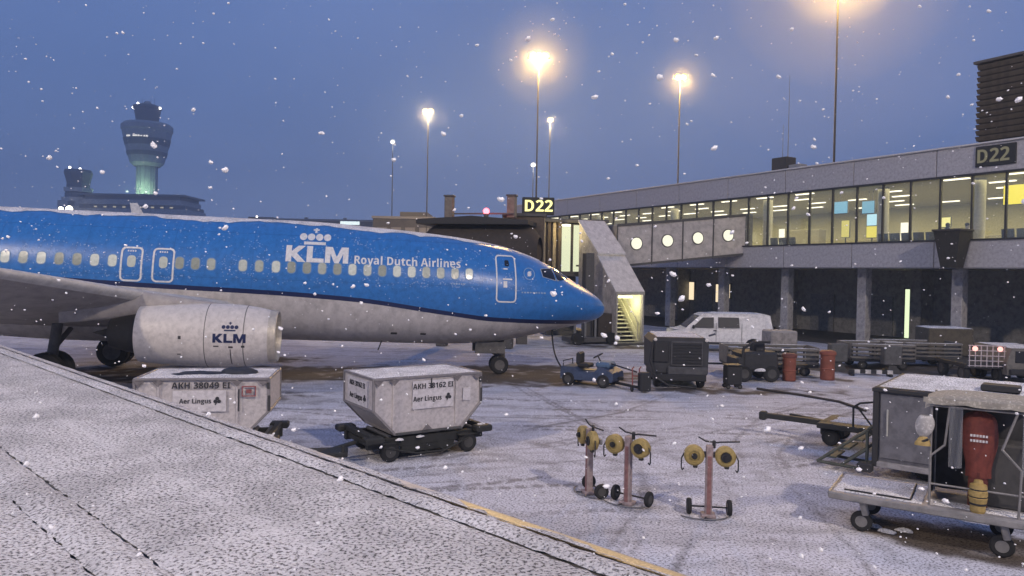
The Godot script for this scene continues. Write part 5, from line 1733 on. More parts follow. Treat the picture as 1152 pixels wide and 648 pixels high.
	for x in [-1.22, 1.22]:
		bxp(d, "end_stop", Vector3(x, 0.5, -0.65), Vector3(0.12, 0.12, 1.3), steel, 0.02)
		for z in [0.06, -1.36]:
			bxp(d, "corner_guide", Vector3(x, 0.47, z), Vector3(0.38, 0.13, 0.26), steel, 0.03)
	for x in [-0.85, 0.9]:
		clp(d, "axle", Vector3(x, 0.17, -0.05), Vector3(x, 0.17, -1.25), 0.035, steel)
		bxp(d, "fork", Vector3(x, 0.26, -0.65), Vector3(0.3, 0.14, 0.5), steel, 0.02)
		for z in [0.0, -1.3]:
			wheel(d, Vector3(x, 0.2, z), 0.2, 0.14, tyre, mat("hub_grey", 0.075, 0.073, 0.07, 0.6, 0.2, 2))
			bxp(d, "mudguard", Vector3(x, 0.37, z), Vector3(0.46, 0.03, 0.17), steel, 0.01)
	bxp(d, "bed_plate", Vector3(0, 0.30, -0.65), Vector3(2.1, 0.05, 1.0), steel, 0.01)
	for x in [-0.35, 0.0, 0.35]:
		bxp(d, "under_frame", Vector3(x, 0.2, -0.1), Vector3(0.1, 0.22, 0.08), steel, 0.01, Basis(Vector3(0, 0, 1), x))
	bxp(d, "skirt", Vector3(0.02, 0.20, -0.08), Vector3(1.2, 0.16, 0.05), steel, 0.01)
	bxp(d, "drawbar", Vector3(-1.75, 0.22, -0.65), Vector3(1.1, 0.07, 0.09), steel, 0.015, Basis(Vector3(0, 0, 1), 0.18))
	bxp(d, "tow_eye", Vector3(-2.32, 0.12, -0.65), Vector3(0.2, 0.06, 0.16), steel, 0.02)
	mb = MB.new()
	mb.tube([Vector3(-1.0, 0.3, 0.05), Vector3(-0.3, 0.12, 0.07), Vector3(0.3, 0.1, 0.06), Vector3(0.9, 0.3, 0.05)], 0.022, 6)
	part(d, "brake_cable", mb, steel)
	for q in [Vector3(-0.7, 0.43, 0.12), Vector3(1.22, 0.53, 0.02), Vector3(-0.2, 0.42, 0.0)]:
		snow_heap(d, q, Vector3(0.09, 0.035, 0.06), "snow_clump", S)

func shamrock(o: Node3D, c: Vector3, b: Basis, m: Material) -> void:
	var mb := MB.new()
	for a in [90.0, 205.0, 335.0]:
		mb.extrude(disc(Vector2(cos(deg_to_rad(a)), sin(deg_to_rad(a))) * 0.038, 0.034, 12), 0.0, 0.006 + 0.001 * a / 100.0, Transform3D(b, c))
	mb.extrude(PackedVector2Array([Vector2(-0.01, -0.02), Vector2(0.012, -0.02), Vector2(-0.03, -0.09), Vector2(-0.045, -0.08)]), 0.0, 0.004, Transform3D(b, c))
	part(o, "shamrock_emblem", mb, m)

func containers() -> void:
	container("grey container with side and front name plates on the dolly clear of the wing", Vector3(-1.62, 0, -14.85), 34.0, "AKH 38162 EI", "dark roller dolly under the container clear of the wing", true)
	container("grey container half hidden behind the snowy wing with tarpaulin on top", Vector3(-5.78, 0, -13.9), 9.5, "AKH 38049 EI", "dark roller dolly half hidden behind the snowy wing", false)
	var t := thing("tarpaulin", "crumpled dark blue tarpaulin lying on the half hidden container", "tarpaulin", Vector3(-5.68, 1.62, -13.9), 9.5)
	snow_heap(t, Vector3(0.45, 0.02, -0.6), Vector3(0.32, 0.13, 0.24), "bunched_fold", mat("tarp_dark", 0.025, 0.03, 0.045, 0.7, 0, 2))
	snow_heap(t, Vector3(-0.25, 0.02, -0.6), Vector3(0.6, 0.05, 0.22), "flat_fold", mat("tarp_dark", 0.025, 0.03, 0.045, 0.7, 0, 2))
	# loose drawbar frame between the two dollies
	var steel := mat("dolly_steel", 0.035, 0.036, 0.034, 0.65, 0.3, 2)
	var f := thing("tow_coupling", "low dark tow frame lying between the two container dollies", "tow frame", Vector3(-3.75, 0, -13.9), 12.0)
	bxp(f, "beam", Vector3(0.1, 0.26, 0), Vector3(1.2, 0.09, 0.5), steel, 0.02)
	bxp(f, "beam", Vector3(-0.3, 0.14, 0.1), Vector3(0.9, 0.12, 0.7), steel, 0.02)
	clp(f, "pin", Vector3(-0.35, 0.2, 0.1), Vector3(-0.35, 0.48, 0.1), 0.025, steel)
	clp(f, "pin", Vector3(0.6, 0.2, 0.2), Vector3(0.62, 0.42, 0.2), 0.03, steel)
	wheel(f, Vector3(-0.3, 0.12, 0.45), 0.12, 0.1, mat("tyre", 0.014, 0.014, 0.015, 0.85), steel)

# ---------------------------------------------------------------- stands with yellow cable reels
func reel_stands() -> void:
	var red := mat("stand_red", 0.26, 0.13, 0.125, 0.7, 0, 2, 2.0)
	var edge := mat("stand_pale", 0.34, 0.27, 0.27, 0.7, 0, 2, 2.0)
	var yel := mat("reel_yellow", 0.36, 0.27, 0.09, 0.6, 0, 2, 2.5)
	var blk := mat("stand_black", 0.018, 0.018, 0.02, 0.6, 0, 1)
	var tyre := mat("tyre", 0.014, 0.014, 0.015, 0.85)
	var o := thing("cable_reel_stand", "stand with two yellow reels facing the apron, apart from the other pair", "reel stand", Vector3(3.09, 0, -11.40), -8.0, "wheeled cable reel stands")
	bxp(o, "post", Vector3(0, 0.56, 0), Vector3(0.105, 1.10, 0.105), edge, 0.01)
	bxp(o, "post_face", Vector3(0, 0.50, 0.056), Vector3(0.06, 0.9, 0.012), red, 0.004)
	bxp(o, "foot_plate", Vector3(0, 0.03, 0.0), Vector3(0.22, 0.05, 0.22), edge, 0.01)
	bxp(o, "reel_arm", Vector3(0, 0.95, -0.07), Vector3(0.72, 0.09, 0.05), mat("arm_grey", 0.20, 0.20, 0.21, 0.6, 0.2, 2), 0.01)
	for s in [-1.0, 1.0]:
		var c := Vector3(s * 0.235, 0.955, 0.03)
		var mb := MB.new()
		mb.lathe([Vector2(0, -0.06), Vector2(0.13, -0.06), Vector2(0.155, -0.045), Vector2(0.155, 0.05), Vector2(0.13, 0.075), Vector2(0.085, 0.085), Vector2(0.08, 0.07), Vector2(0, 0.07)], Transform3D(Basis(Vector3.RIGHT, Vector3(0, 0, 1), Vector3(0, -1, 0)), c), 28)
		var r := part(o, "reel", mb, yel)
		mb = MB.new()
		mb.cyl(c + Vector3(0, 0, 0.065), c + Vector3(0, 0, 0.10), 0.075 if s > 0 else 0.045, -1.0, 18)
		mb.cyl(c + Vector3(0, 0, 0.09), c + Vector3(0, 0, 0.125), 0.03, -1.0, 10)
		part(r, "hub", mb, blk)
		bxp(r, "guide", c + Vector3(0.02, -0.165, 0.02), Vector3(0.07, 0.05, 0.06), blk, 0.01)
		mb = MB.new()
		mb.tube([c + Vector3(s * 0.15, 0.03, 0.02), c + Vector3(s * 0.19, -0.05, 0.03), c + Vector3(s * 0.19, -0.2, 0.03), c + Vector3(s * 0.175, -0.23, 0.03), c + Vector3(s * 0.15, -0.2, 0.03)], 0.011, 6)
		part(r, "hook", mb, blk)
	var hm := MB.new()
	hm.tube([Vector3(-0.17, 1.235, 0.02), Vector3(-0.06, 1.17, 0.0), Vector3(0.12, 1.15, -0.02), Vector3(0.16, 1.16, -0.02), Vector3(0.46, 1.17, -0.06)], 0.013, 6)
	part(o, "handle", hm, blk)
	bxp(o, "handle_neck", Vector3(0.07, 1.12, -0.03), Vector3(0.05, 0.12, 0.04), blk, 0.008)
	clp(o, "axle", Vector3(-0.29, 0.125, -0.1), Vector3(0.33, 0.125, -0.1), 0.014, blk)
	for s in [-0.28, 0.33]:
		wheel(o, Vector3(s, 0.125, -0.1), 0.125, 0.07, tyre, mat("hub_grey", 0.075, 0.073, 0.07, 0.6, 0.2, 2), Vector3(1, 0, 0))
	hm = MB.new()
	var arc := []
	for i in 9:
		var a := lerpf(2.5, 0.35, i / 8.0)
		arc.append(Vector3(-0.08 + 0.42 * cos(a), 0.02, -0.12 + 0.33 * sin(a)))
	hm.tube(arc, 0.012, 6)
	part(o, "skid", hm, mat("arm_grey", 0.20, 0.20, 0.21, 0.6, 0.2, 2))
	clp(o, "skid_link", Vector3(0, 0.03, 0.0), Vector3(-0.08, 0.02, 0.2), 0.012, blk, -1.0, 6)
	copy(o, Vector3(1.93, 0, -11.95), -38.0, "stand with yellow reels half turned, partly in front of another stand")
	copy(o, Vector3(1.36, 0, -12.50), -76.0, "stand seen edge on with both wheels overlapping, behind another stand")

# ---------------------------------------------------------------- platform cart and grey cabinet trailer
func cart_and_cabinet() -> void:
	var deckm := mat("deck_steel", 0.34, 0.33, 0.34, 0.6, 0.2, 2)
	var tubem := mat("tube_grey", 0.30, 0.29, 0.28, 0.5, 0.3, 2)
	var blk := mat("stand_black", 0.018, 0.018, 0.02, 0.6, 0, 1)
	var tyre := mat("tyre", 0.014, 0.014, 0.015, 0.85)
	# grey cabinet trailer
	var b := thing("cabinet_trailer", "large grey panelled box trailer with snow striped roof behind the platform cart", "trailer", Vector3(6.86, 0, -13.90), -38.0)
	var face := mat("cabinet_grey", 0.17, 0.17, 0.19, 0.6, 0.1, 2, 0.6)
	var frm := mat("cabinet_frame", 0.03, 0.03, 0.033, 0.6, 0.1, 1)
	bxp(b, "body", Vector3(2.0, 0.95, -1.3), Vector3(3.96, 1.36, 2.56), face, 0.01)
	bxp(b, "corner_post", Vector3(0.02, 0.94, 0.0), Vector3(0.1, 1.46, 0.1), frm, 0.01)
	bxp(b, "corner_post", Vector3(3.98, 0.94, 0.0), Vector3(0.1, 1.46, 0.1), frm, 0.01)
	bxp(b, "roof_edge", Vector3(2.0, 1.65, 0.01), Vector3(4.1, 0.07, 0.1), frm, 0.01)
	bxp(b, "bottom_rail", Vector3(2.0, 0.26, 0.01), Vector3(3.9, 0.1, 0.08), deckm, 0.01)
	for q in [[0.72, 1.25], [2.1, 1.3], [3.4, 1.1]]:
		bxp(b, "panel", Vector3(q[0], 0.98, 0.0), Vector3(q[1], 1.2, 0.025), face, 0.008)
	bxp(b, "door_handle", Vector3(0.22, 1.05, 0.03), Vector3(0.03, 0.5, 0.03), mat("handle_pale", 0.5, 0.5, 0.46, 0.4), 0.008)
	bxp(b, "roof", Vector3(2.0, 1.67, -1.3), Vector3(4.05, 0.06, 2.6), frm, 0.01)
	for i in 8:
		lay_snow(b, Vector3(2.0, 1.70, -0.22 - i * 0.32), 3.95, 0.27, 0.03, 0.05, "roof_snow")
	bxp(b, "roof_hatch", Vector3(1.9, 1.78, -0.9), Vector3(0.6, 0.12, 0.4), frm, 0.02)
	bxp(b, "step", Vector3(-0.12, 0.19, 0.12), Vector3(0.26, 0.16, 0.2), frm, 0.02)
	for x in [0.8, 3.2]:
		for z in [-0.4, -2.2]:
			wheel(b, Vector3(x, 0.2, z), 0.2, 0.16, tyre, frm)
		clp(b, "axle", Vector3(x, 0.2, -0.35), Vector3(x, 0.2, -2.2), 0.04, frm)
	# platform cart
	var c := thing("platform_cart", "flat platform cart on casters with a tube frame and pale canopy", "cart", Vector3(4.78, 0, -10.98), -33.0)
	bxp(c, "deck", Vector3(1.35, 0.52, -0.62), Vector3(2.7, 0.07, 1.24), deckm, 0.02)
	lay_snow(c, Vector3(0.62, 0.556, -0.62), 1.2, 1.15, 0.03, 0.08)
	lay_snow(c, Vector3(1.9, 0.556, -0.28), 1.3, 0.35, 0.02, 0.12)
	for z in [0.0, -1.24]:
		bxp(c, "deck_rim", Vector3(1.35, 0.5, z), Vector3(2.74, 0.1, 0.05), tubem, 0.015)
	for x in [-0.01, 2.71]:
		bxp(c, "deck_rim", Vector3(x, 0.5, -0.62), Vector3(0.05, 0.1, 1.2), tubem, 0.015)
	mbtube(c, "deck_hoop", [Vector3(0.18, 0.585, -0.12), Vector3(1.05, 0.585, -0.12), Vector3(1.05, 0.585, -1.1)], 0.013, blk)
	for x in [0.42, 2.15]:
		for z in [-0.14, -1.1]:
			bxp(c, "caster_fork", Vector3(x + 0.03, 0.36, z), Vector3(0.09, 0.24, 0.12), tubem, 0.015, Basis(Vector3(0, 0, 1), 0.25))
			wheel(c, Vector3(x, 0.15, z), 0.15, 0.075, tyre, mat("hub_pale", 0.20, 0.195, 0.19, 0.5, 0.2, 1))
	for q in [Vector3(0.55, 0.0, -0.45), Vector3(0.95, 0.0, -0.5), Vector3(0.75, 0.0, -0.3)]:
		snow_heap(c, q, Vector3(0.12, 0.05, 0.05), "snow_clump", S)
	# tube frame and canopy
	for q in [[1.28, -0.12, 1.98], [2.55, -0.12, 1.98], [1.28, -1.08, 2.06], [2.55, -1.08, 2.06]]:
		clp(c, "upright", Vector3(q[0], 0.55, q[1]), Vector3(q[0], q[2], q[1]), 0.018, tubem, -1.0, 8)
	mbtube(c, "brace", [Vector3(1.28, 1.25, -0.12), Vector3(1.45, 1.42, -0.12), Vector3(1.5, 1.96, -0.12)], 0.016, tubem)
	mbtube(c, "brace", [Vector3(2.32, 0.55, -0.1), Vector3(2.34, 1.2, -0.1), Vector3(2.12, 1.45, -0.1), Vector3(2.28, 1.96, -0.1)], 0.016, tubem)
	mbtube(c, "rail", [Vector3(1.28, 0.86, -0.12), Vector3(2.55, 0.86, -0.12)], 0.014, tubem)
	mbtube(c, "rail", [Vector3(1.28, 1.96, -0.12), Vector3(2.55, 1.96, -0.12)], 0.016, tubem)
	var mb := MB.new()
	mb.grid(18, 14, func(i: int, j: int) -> Vector3:
		var u := i / 17.0
		var t := j / 13.0
		var e := 0.10 * (pow(absf(2 * u - 1), 4.0) + pow(absf(2 * t - 1), 4.0))
		return Vector3(1.20 + 1.42 * u, 2.12 - e + 0.012 * noise.get_noise_2d(u * 400.0, t * 400.0), -0.06 - 1.1 * t), Vector3(1.9, 0.4, -0.6))
	part(c, "canopy", mb, mat("canopy_cloth", 0.46, 0.43, 0.37, 0.85, 0, 3))
	mb = MB.new()
	mb.grid(24, 8, func(i: int, j: int) -> Vector3:
		var u := i / 23.0
		var t := j / 7.0
		return Vector3(1.18 + 1.46 * u, 2.08 - 0.07 * t - 0.025 * t * absf(sin(u * 9.0)), -0.05 + 0.02 * sin(u * 20.0) * t), Vector3(1.9, 1.4, -3))
	part(c, "canopy_valance", mb, mat("canopy_cloth", 0.46, 0.43, 0.37, 0.85, 0, 3))
	var sheet := StandardMaterial3D.new()
	sheet.resource_name = "clear_sheet"
	sheet.transparency = BaseMaterial3D.TRANSPARENCY_ALPHA
	sheet.albedo_color = Color(0.55, 0.56, 0.58, 0.42)
	sheet.roughness = 0.45
	for q in [[2.34, 2.62, 0.02], [1.5, 1.66, 0.0]]:
		mb = MB.new()
		mb.grid(9, 10, func(i: int, j: int) -> Vector3:
			var u := i / 8.0
			var t := j / 9.0
			return Vector3(lerpf(q[0], q[1], u), 1.98 - 0.85 * t, -0.08 + q[2] + 0.03 * sin(u * 8.0 + t * 3.0)), Vector3(1.9, 1.2, -3))
		part(c, "plastic_sheet", mb, sheet)
	mb = MB.new()
	mb.grid(9, 10, func(i: int, j: int) -> Vector3: return Vector3(1.27 + 0.02 * sin(i * 1.3), 1.98 - 1.38 * j / 9.0, -0.15 - 0.9 * i / 8.0), Vector3(3, 1, -0.6))
	part(c, "side_curtain", mb, mat("curtain_dark", 0.06, 0.06, 0.062, 0.8, 0, 2))
	mb = MB.new()
	mb.grid(12, 10, func(i: int, j: int) -> Vector3: return Vector3(1.3 + 1.24 * i / 11.0, 1.98 - 1.38 * j / 9.0, -1.05 + 0.03 * sin(i * 1.1)), Vector3(1.9, 1, 3))
	part(c, "rear_curtain", mb, mat("curtain_dark", 0.06, 0.06, 0.062, 0.8, 0, 2))
	bxp(c, "equipment_box", Vector3(2.2, 1.0, -0.75), Vector3(0.6, 0.9, 0.5), mat("curtain_dark", 0.06, 0.06, 0.062, 0.8, 0, 2), 0.03)
	# things on the cart
	var B := Basis(Vector3.UP, deg_to_rad(-33.0))
	var at := c.position
	var r := thing("red_cover", "tall red padded cover with two white printed lines standing under the canopy", "cover", at + B * Vector3(1.85, 0.56, -0.42), -33.0)
	mb = MB.new()
	mb.grid(26, 14, func(i: int, j: int) -> Vector3:
		var a := TAU * i / 25.0
		var t := j / 13.0
		var k := lerpf(0.15, 0.22, smoothstep(0.1, 0.6, t)) * sqrt(maxf(0.0, 1.0 - pow(t, 9.0))) + 0.012 * sin(a * 7.0 + t * 4.0)
		return Vector3(cos(a) * k, 0.42 + 0.94 * t, sin(a) * k * 0.8), Vector3(0, 0.8, 0), false)
	part(r, "cover", mb, mat("cover_red", 0.22, 0.05, 0.034, 0.75, 0, 2, 1.5))
	clp(r, "stem", Vector3(0, 0.0, 0), Vector3(0, 0.5, 0), 0.12, mat("cover_dark_red", 0.16, 0.04, 0.03, 0.8, 0, 2))
	for q in [[1.02, 0.20], [0.95, 0.20]]:
		for k in 6:
			bxp(r, "print_mark", Vector3(-0.09 + k * 0.036, q[0], 0.185), Vector3(0.026, 0.032, 0.008), mat("label_plate", 0.68, 0.65, 0.66, 0.6, 0, 1))
	var y := thing("yellow_float", "dirty yellow ringed plastic barrel standing at the cart edge", "barrel", at + B * Vector3(1.86, 0.555, -0.14), -33.0)
	mb = MB.new()
	mb.lathe([Vector2(0, 0), Vector2(0.085, 0), Vector2(0.095, 0.03), Vector2(0.095, 0.10), Vector2(0.085, 0.115), Vector2(0.10, 0.13), Vector2(0.115, 0.2), Vector2(0.10, 0.215), Vector2(0.115, 0.23), Vector2(0.115, 0.30), Vector2(0.10, 0.315), Vector2(0.11, 0.33), Vector2(0.10, 0.38), Vector2(0.06, 0.40), Vector2(0.05, 0.44), Vector2(0, 0.445)], Transform3D(), 22)
	part(y, "shell", mb, mat("barrel_yellow", 0.42, 0.30, 0.10, 0.6, 0, 2, 2.0))
	for h in [0.122, 0.222, 0.322]:
		clp(y, "band", Vector3(0, h - 0.012, 0), Vector3(0, h + 0.012, 0), 0.108, blk, -1.0, 22)
	var w := thing("hanging_sack", "white and yellow sack hanging on the tube frame of the platform cart", "sack", at + B * Vector3(1.22, 1.42, -0.06), -33.0)
	mb = MB.new()
	mb.grid(17, 9, func(i: int, j: int) -> Vector3:
		var a := TAU * i / 16.0
		var t := j / 8.0
		var k := 0.12 * sqrt(maxf(0.0, sin(PI * lerpf(0.12, 0.95, t))))
		return Vector3(cos(a) * k - 0.03 * t, 0.40 - 0.30 * t, sin(a) * k * 0.6), Vector3(0, 0.25, 0))
	part(w, "bag", mb, mat("sack_white", 0.62, 0.6, 0.58, 0.8, 0, 3))
	snow_heap(w, Vector3(-0.03, -0.02, 0.02), Vector3(0.10, 0.12, 0.07), "yellow_end", mat("barrel_yellow", 0.42, 0.30, 0.10, 0.6, 0, 2, 2.0))
	bxp(w, "band", Vector3(-0.03, 0.04, 0.06), Vector3(0.16, 0.03, 0.04), blk, 0.008, Basis(Vector3(0, 0, 1), 0.5))
	# low equipment trailer behind
	var steel := mat("dolly_steel", 0.035, 0.036, 0.034, 0.65, 0.3, 2)
	var tr := thing("equipment_trailer", "low dark flat trailer with bent tube rails and a long drawbar", "trailer", Vector3(7.05, 0, -16.4), -38.0)
	bxp(tr, "deck", Vector3(1.4, 0.46, -0.5), Vector3(3.2, 0.12, 1.3), steel, 0.02)
	lay_snow(tr, Vector3(1.4, 0.522, -0.6), 2.9, 0.9, 0.03, 0.25)
	bxp(tr, "drawbar", Vector3(-0.75, 0.47, -0.2), Vector3(1.4, 0.12, 0.14), steel, 0.02)
	bxp(tr, "drawbar", Vector3(-0.55, 0.44, -0.62), Vector3(1.1, 0.09, 0.1), steel, 0.02, Basis(Vector3.UP, -0.35))
	bxp(tr, "tow_eye", Vector3(-1.5, 0.46, -0.2), Vector3(0.16, 0.2, 0.2), steel, 0.03)
	for q in [[-0.15, -0.1], [-0.15, -1.0], [2.6, -0.1], [2.6, -1.0]]:
		wheel(tr, Vector3(q[0] + 0.2, 0.19, q[1]), 0.19, 0.16, tyre, steel)
	bxp(tr, "axle_box", Vector3(0.05, 0.3, -0.55), Vector3(0.5, 0.2, 0.8), steel, 0.03)
	mbtube(tr, "rail", [Vector3(0.55, 0.5, 0.1), Vector3(0.55, 0.95, 0.1), Vector3(0.68, 1.05, 0.1), Vector3(2.9, 1.45, -0.3)], 0.022, steel)
	mbtube(tr, "rail", [Vector3(0.6, 1.0, 0.1), Vector3(0.95, 0.55, 0.1)], 0.02, steel)
	mbtube(tr, "rail", [Vector3(1.3, 0.52, 0.1), Vector3(1.65, 0.9, 0.1), Vector3(2.6, 1.0, 0.0)], 0.02, steel)
	clp(tr, "post", Vector3(1.6, 0.5, 0.1), Vector3(1.62, 0.95, 0.1), 0.02, steel, -1.0, 8)
	# small steps leaning by the cabinet
	var st := thing("maintenance_steps", "low green grey maintenance steps standing against the box trailer end", "steps", Vector3(6.35, 0, -14.35), -38.0)
	var gm := mat("steps_green", 0.085, 0.095, 0.08, 0.7, 0.1, 2)
	for z in [0.0, -0.7]:
		for q in [[Vector3(-0.35, 0.12, z), Vector3(0.55, 0.85, z)], [Vector3(-0.35, 0.12, z), Vector3(0.55, 0.10, z)], [Vector3(0.55, 0.1, z), Vector3(0.55, 0.85, z)], [Vector3(0.1, 0.12, z), Vector3(0.55, 0.5, z)]]:
			clp(st, "side_bar", q[0], q[1], 0.03, gm, -1.0, 8)
	for q in [[-0.12, 0.24], [0.12, 0.44], [0.36, 0.64]]:
		bxp(st, "tread", Vector3(q[0], q[1], -0.35), Vector3(0.24, 0.04, 0.7), gm, 0.01)

func mbtube(p: Node3D, called: String, pts: Array, r: float, m: Material) -> MeshInstance3D:
	var mb := MB.new()
	mb.tube(pts, r, 8)
	return part(p, called, mb, m)

# ---------------------------------------------------------------- vehicles and equipment before the pier
func middle_things() -> void:
	var tyre := mat("tyre", 0.014, 0.014, 0.015, 0.85)
	var blk := mat("stand_black", 0.018, 0.018, 0.02, 0.6, 0, 1)
	var hub := mat("hub_grey", 0.075, 0.073, 0.07, 0.6, 0.2, 2)
	van()
	# blue tug
	var navy := mat("tug_blue", 0.05, 0.075, 0.14, 0.5, 0.1, 2)
	var t := thing("tow_tractor", "small open blue tow tractor with bare steering wheel near the aircraft nose", "tractor", Vector3(2.72, 0, -25.0), -28.0)
	var mb := MB.new()
	mb.extrude(PackedVector2Array([Vector2(-0.92, 0.2), Vector2(0.9, 0.2), Vector2(0.98, 0.34), Vector2(0.95, 0.5), Vector2(0.62, 0.66), Vector2(0.45, 0.68), Vector2(0.30, 0.5), Vector2(-0.25, 0.48), Vector2(-0.4, 0.62), Vector2(-0.9, 0.62)]), -0.5, 0.5)
	part(t, "chassis", mb, navy)
	bxp(t, "bonnet", Vector3(0.52, 0.72, 0), Vector3(0.5, 0.22, 0.7), mat("tug_pale_blue", 0.10, 0.17, 0.27, 0.4, 0.1, 1), 0.07)
	bxp(t, "seat", Vector3(-0.2, 0.66, 0), Vector3(0.42, 0.14, 0.5), blk, 0.04)
	bxp(t, "backrest", Vector3(-0.4, 0.88, 0), Vector3(0.14, 0.42, 0.5), blk, 0.05)
	mb = MB.new()
	mb.cyl(Vector3(0.4, 0.7, 0), Vector3(0.24, 0.98, 0), 0.025, -1, 8)
	part(t, "steering_column", mb, blk)
	mb = MB.new()
	var ring := []
	for i in 17:
		var a := TAU * i / 16.0
		ring.append(Vector3(0.24, 1.0, 0) + Basis(Vector3(0, 0, 1), 0.55) * Vector3(cos(a) * 0.17, 0, sin(a) * 0.17))
	mb.tube(ring, 0.016, 6)
	part(t, "steering_wheel", mb, blk)
	for q in [[-0.62, 0.46], [-0.62, -0.46], [0.62, 0.46], [0.62, -0.46]]:
		wheel(t, Vector3(q[0], 0.22, q[1]), 0.22, 0.18, tyre, hub)
	mbtube(t, "rear_rail", [Vector3(-0.85, 0.6, 0.4), Vector3(-0.85, 0.8, 0.4), Vector3(-0.85, 0.8, -0.4), Vector3(-0.85, 0.6, -0.4)], 0.018, blk)
	bxp(t, "tow_hook", Vector3(1.05, 0.3, 0), Vector3(0.2, 0.1, 0.12), blk, 0.02)
	# cable from the aircraft nose to the tug, and a drawbar to the hand truck
	var c := thing("power_cable", "black power cable hanging from the aircraft nose to the ground", "cable", Vector3.ZERO)
	var pts := []
	for i in 15:
		var f := i / 14.0
		pts.append(Vector3(lerpf(1.52, 2.25, pow(f, 3.0)), maxf(0.03, lerpf(1.75, 0.04, pow(f, 0.8))), lerpf(-27.7, -25.6, f)))
	mbtube(c, "hose", pts, 0.03, blk)
	bxp(c, "plug", Vector3(1.52, 1.72, -27.7), Vector3(0.12, 0.24, 0.12), blk, 0.03)
	var bar := thing("towbar", "thin dark towbar between the blue tractor and the red hand truck", "towbar", Vector3.ZERO)
	mbtube(bar, "bar", [Vector3(3.3, 0.78, -24.6), Vector3(4.05, 0.62, -23.75)], 0.025, blk)
	mbtube(bar, "bar", [Vector3(3.5, 0.16, -24.5), Vector3(4.1, 0.12, -23.8)], 0.05, blk)
	# hand truck
	var h := thing("hand_truck", "red framed hand truck carrying a black case in front of the generator", "hand truck", Vector3(4.15, 0, -23.62), 10.0)
	var rf := mat("frame_red", 0.30, 0.08, 0.07, 0.6, 0, 2)
	for x in [-0.24, 0.0]:
		mbtube(h, "upright", [Vector3(x, 0.1, -0.05), Vector3(x, 0.72, -0.12), Vector3(x + 0.06, 0.80, -0.12)], 0.02, rf)
	bxp(h, "cross_bar", Vector3(-0.12, 0.5, -0.1), Vector3(0.26, 0.03, 0.03), rf)
	bxp(h, "case", Vector3(0.1, 0.34, 0.08), Vector3(0.36, 0.6, 0.3), blk, 0.04)
	for x in [-0.26, 0.2]:
		wheel(h, Vector3(x, 0.11, -0.05), 0.11, 0.06, tyre, hub, Vector3(1, 0, 0))
	# generator
	var gg := mat("generator_grey", 0.042, 0.043, 0.047, 0.6, 0.1, 2)
	var g := thing("ground_generator", "dark wheeled ground power generator with grille and snowy roof before the van", "generator", Vector3(5.62, 0, -24.6), -4.0)
	mb = MB.new()
	mb.extrude(PackedVector2Array([Vector2(-0.92, 0.5), Vector2(0.92, 0.5), Vector2(0.94, 1.56), Vector2(0.8, 1.68), Vector2(-0.78, 1.68), Vector2(-0.94, 1.5)]), -2.4, 0.0)
	part(g, "housing", mb, gg)
	lay_snow(g, Vector3(0, 1.685, -1.2), 1.6, 2.3, 0.05, 0.2)
	bxp(g, "grille_frame", Vector3(0.22, 1.15, 0.02), Vector3(1.05, 0.82, 0.05), mat("generator_frame", 0.085, 0.085, 0.09, 0.6, 0.1, 2), 0.015)
	bxp(g, "grille_back", Vector3(0.22, 1.15, 0.035), Vector3(0.95, 0.72, 0.04), blk)
	for i in 7:
		bxp(g, "slat", Vector3(0.22, 0.85 + i * 0.1, 0.06), Vector3(0.95, 0.035, 0.03), gg, 0.0, Basis(Vector3.RIGHT, 0.5))
	bxp(g, "control_panel", Vector3(-0.62, 1.2, 0.02), Vector3(0.5, 0.7, 0.06), blk, 0.02)
	bxp(g, "bumper", Vector3(0.24, 0.58, 0.06), Vector3(1.3, 0.26, 0.12), mat("generator_frame", 0.085, 0.085, 0.09, 0.6, 0.1, 2), 0.03)
	bxp(g, "chassis", Vector3(0, 0.36, -1.1), Vector3(1.7, 0.22, 2.5), blk, 0.02)
	for q in [[-0.72, -0.25], [0.72, -0.25], [-0.72, -1.95], [0.72, -1.95]]:
		wheel(g, Vector3(q[0], 0.3, q[1]), 0.3, 0.22, tyre, hub, Vector3(1, 0, 0))
	mbtube(g, "hose", [Vector3(-0.9, 1.5, 0.05), Vector3(-0.98, 0.9, 0.12), Vector3(-0.8, 0.35, 0.2), Vector3(-0.4, 0.12, 0.25), Vector3(0.5, 0.06, 0.3)], 0.04, blk)
	for q in [-0.82, 0.86]:
		mb = MB.new()
		mb.sphere(Vector3(q, 1.60, 0.02), 0.06, 10, 6)
		part(g, "marker_lamp", mb, mat("marker_white", 0.7, 0.66, 0.6, 0.4, 0, 0))
	# black bin on casters
	var k := thing("wheeled_bin", "small square black bin on casters standing alone on the snow", "bin", Vector3(7.42, 0, -24.75), 4.0)
	bxp(k, "bin", Vector3(0, 0.45, 0), Vector3(0.5, 0.62, 0.45), blk, 0.03)
	bxp(k, "lid", Vector3(0, 0.785, 0), Vector3(0.56, 0.05, 0.5), blk, 0.02)
	for q in [[-0.2, 0.17], [0.2, 0.17], [-0.2, -0.17], [0.2, -0.17]]:
		wheel(k, Vector3(q[0], 0.08, q[1]), 0.08, 0.05, tyre, hub)
	# slatted trailer with a grey crate, a tractor at its end, and two orange bins before it
	stake_trailer(Vector3(10.0, 0, -28.2), -4.0, 3.4, "slatted dark trailer behind two orange bins")
	var bt := thing("baggage_tractor", "dark baggage tractor with exposed wheels coupled to the slatted trailer", "tractor", Vector3(8.75, 0, -26.9), 4.0)
	bxp(bt, "body", Vector3(0.1, 0.72, 0), Vector3(1.3, 0.7, 1.2), mat("tractor_dark", 0.03, 0.03, 0.032, 0.6, 0.1, 2), 0.08)
	bxp(bt, "bonnet", Vector3(-0.45, 0.62, 0), Vector3(0.6, 0.5, 1.1), mat("tractor_dark", 0.03, 0.03, 0.032, 0.6, 0.1, 2), 0.06)
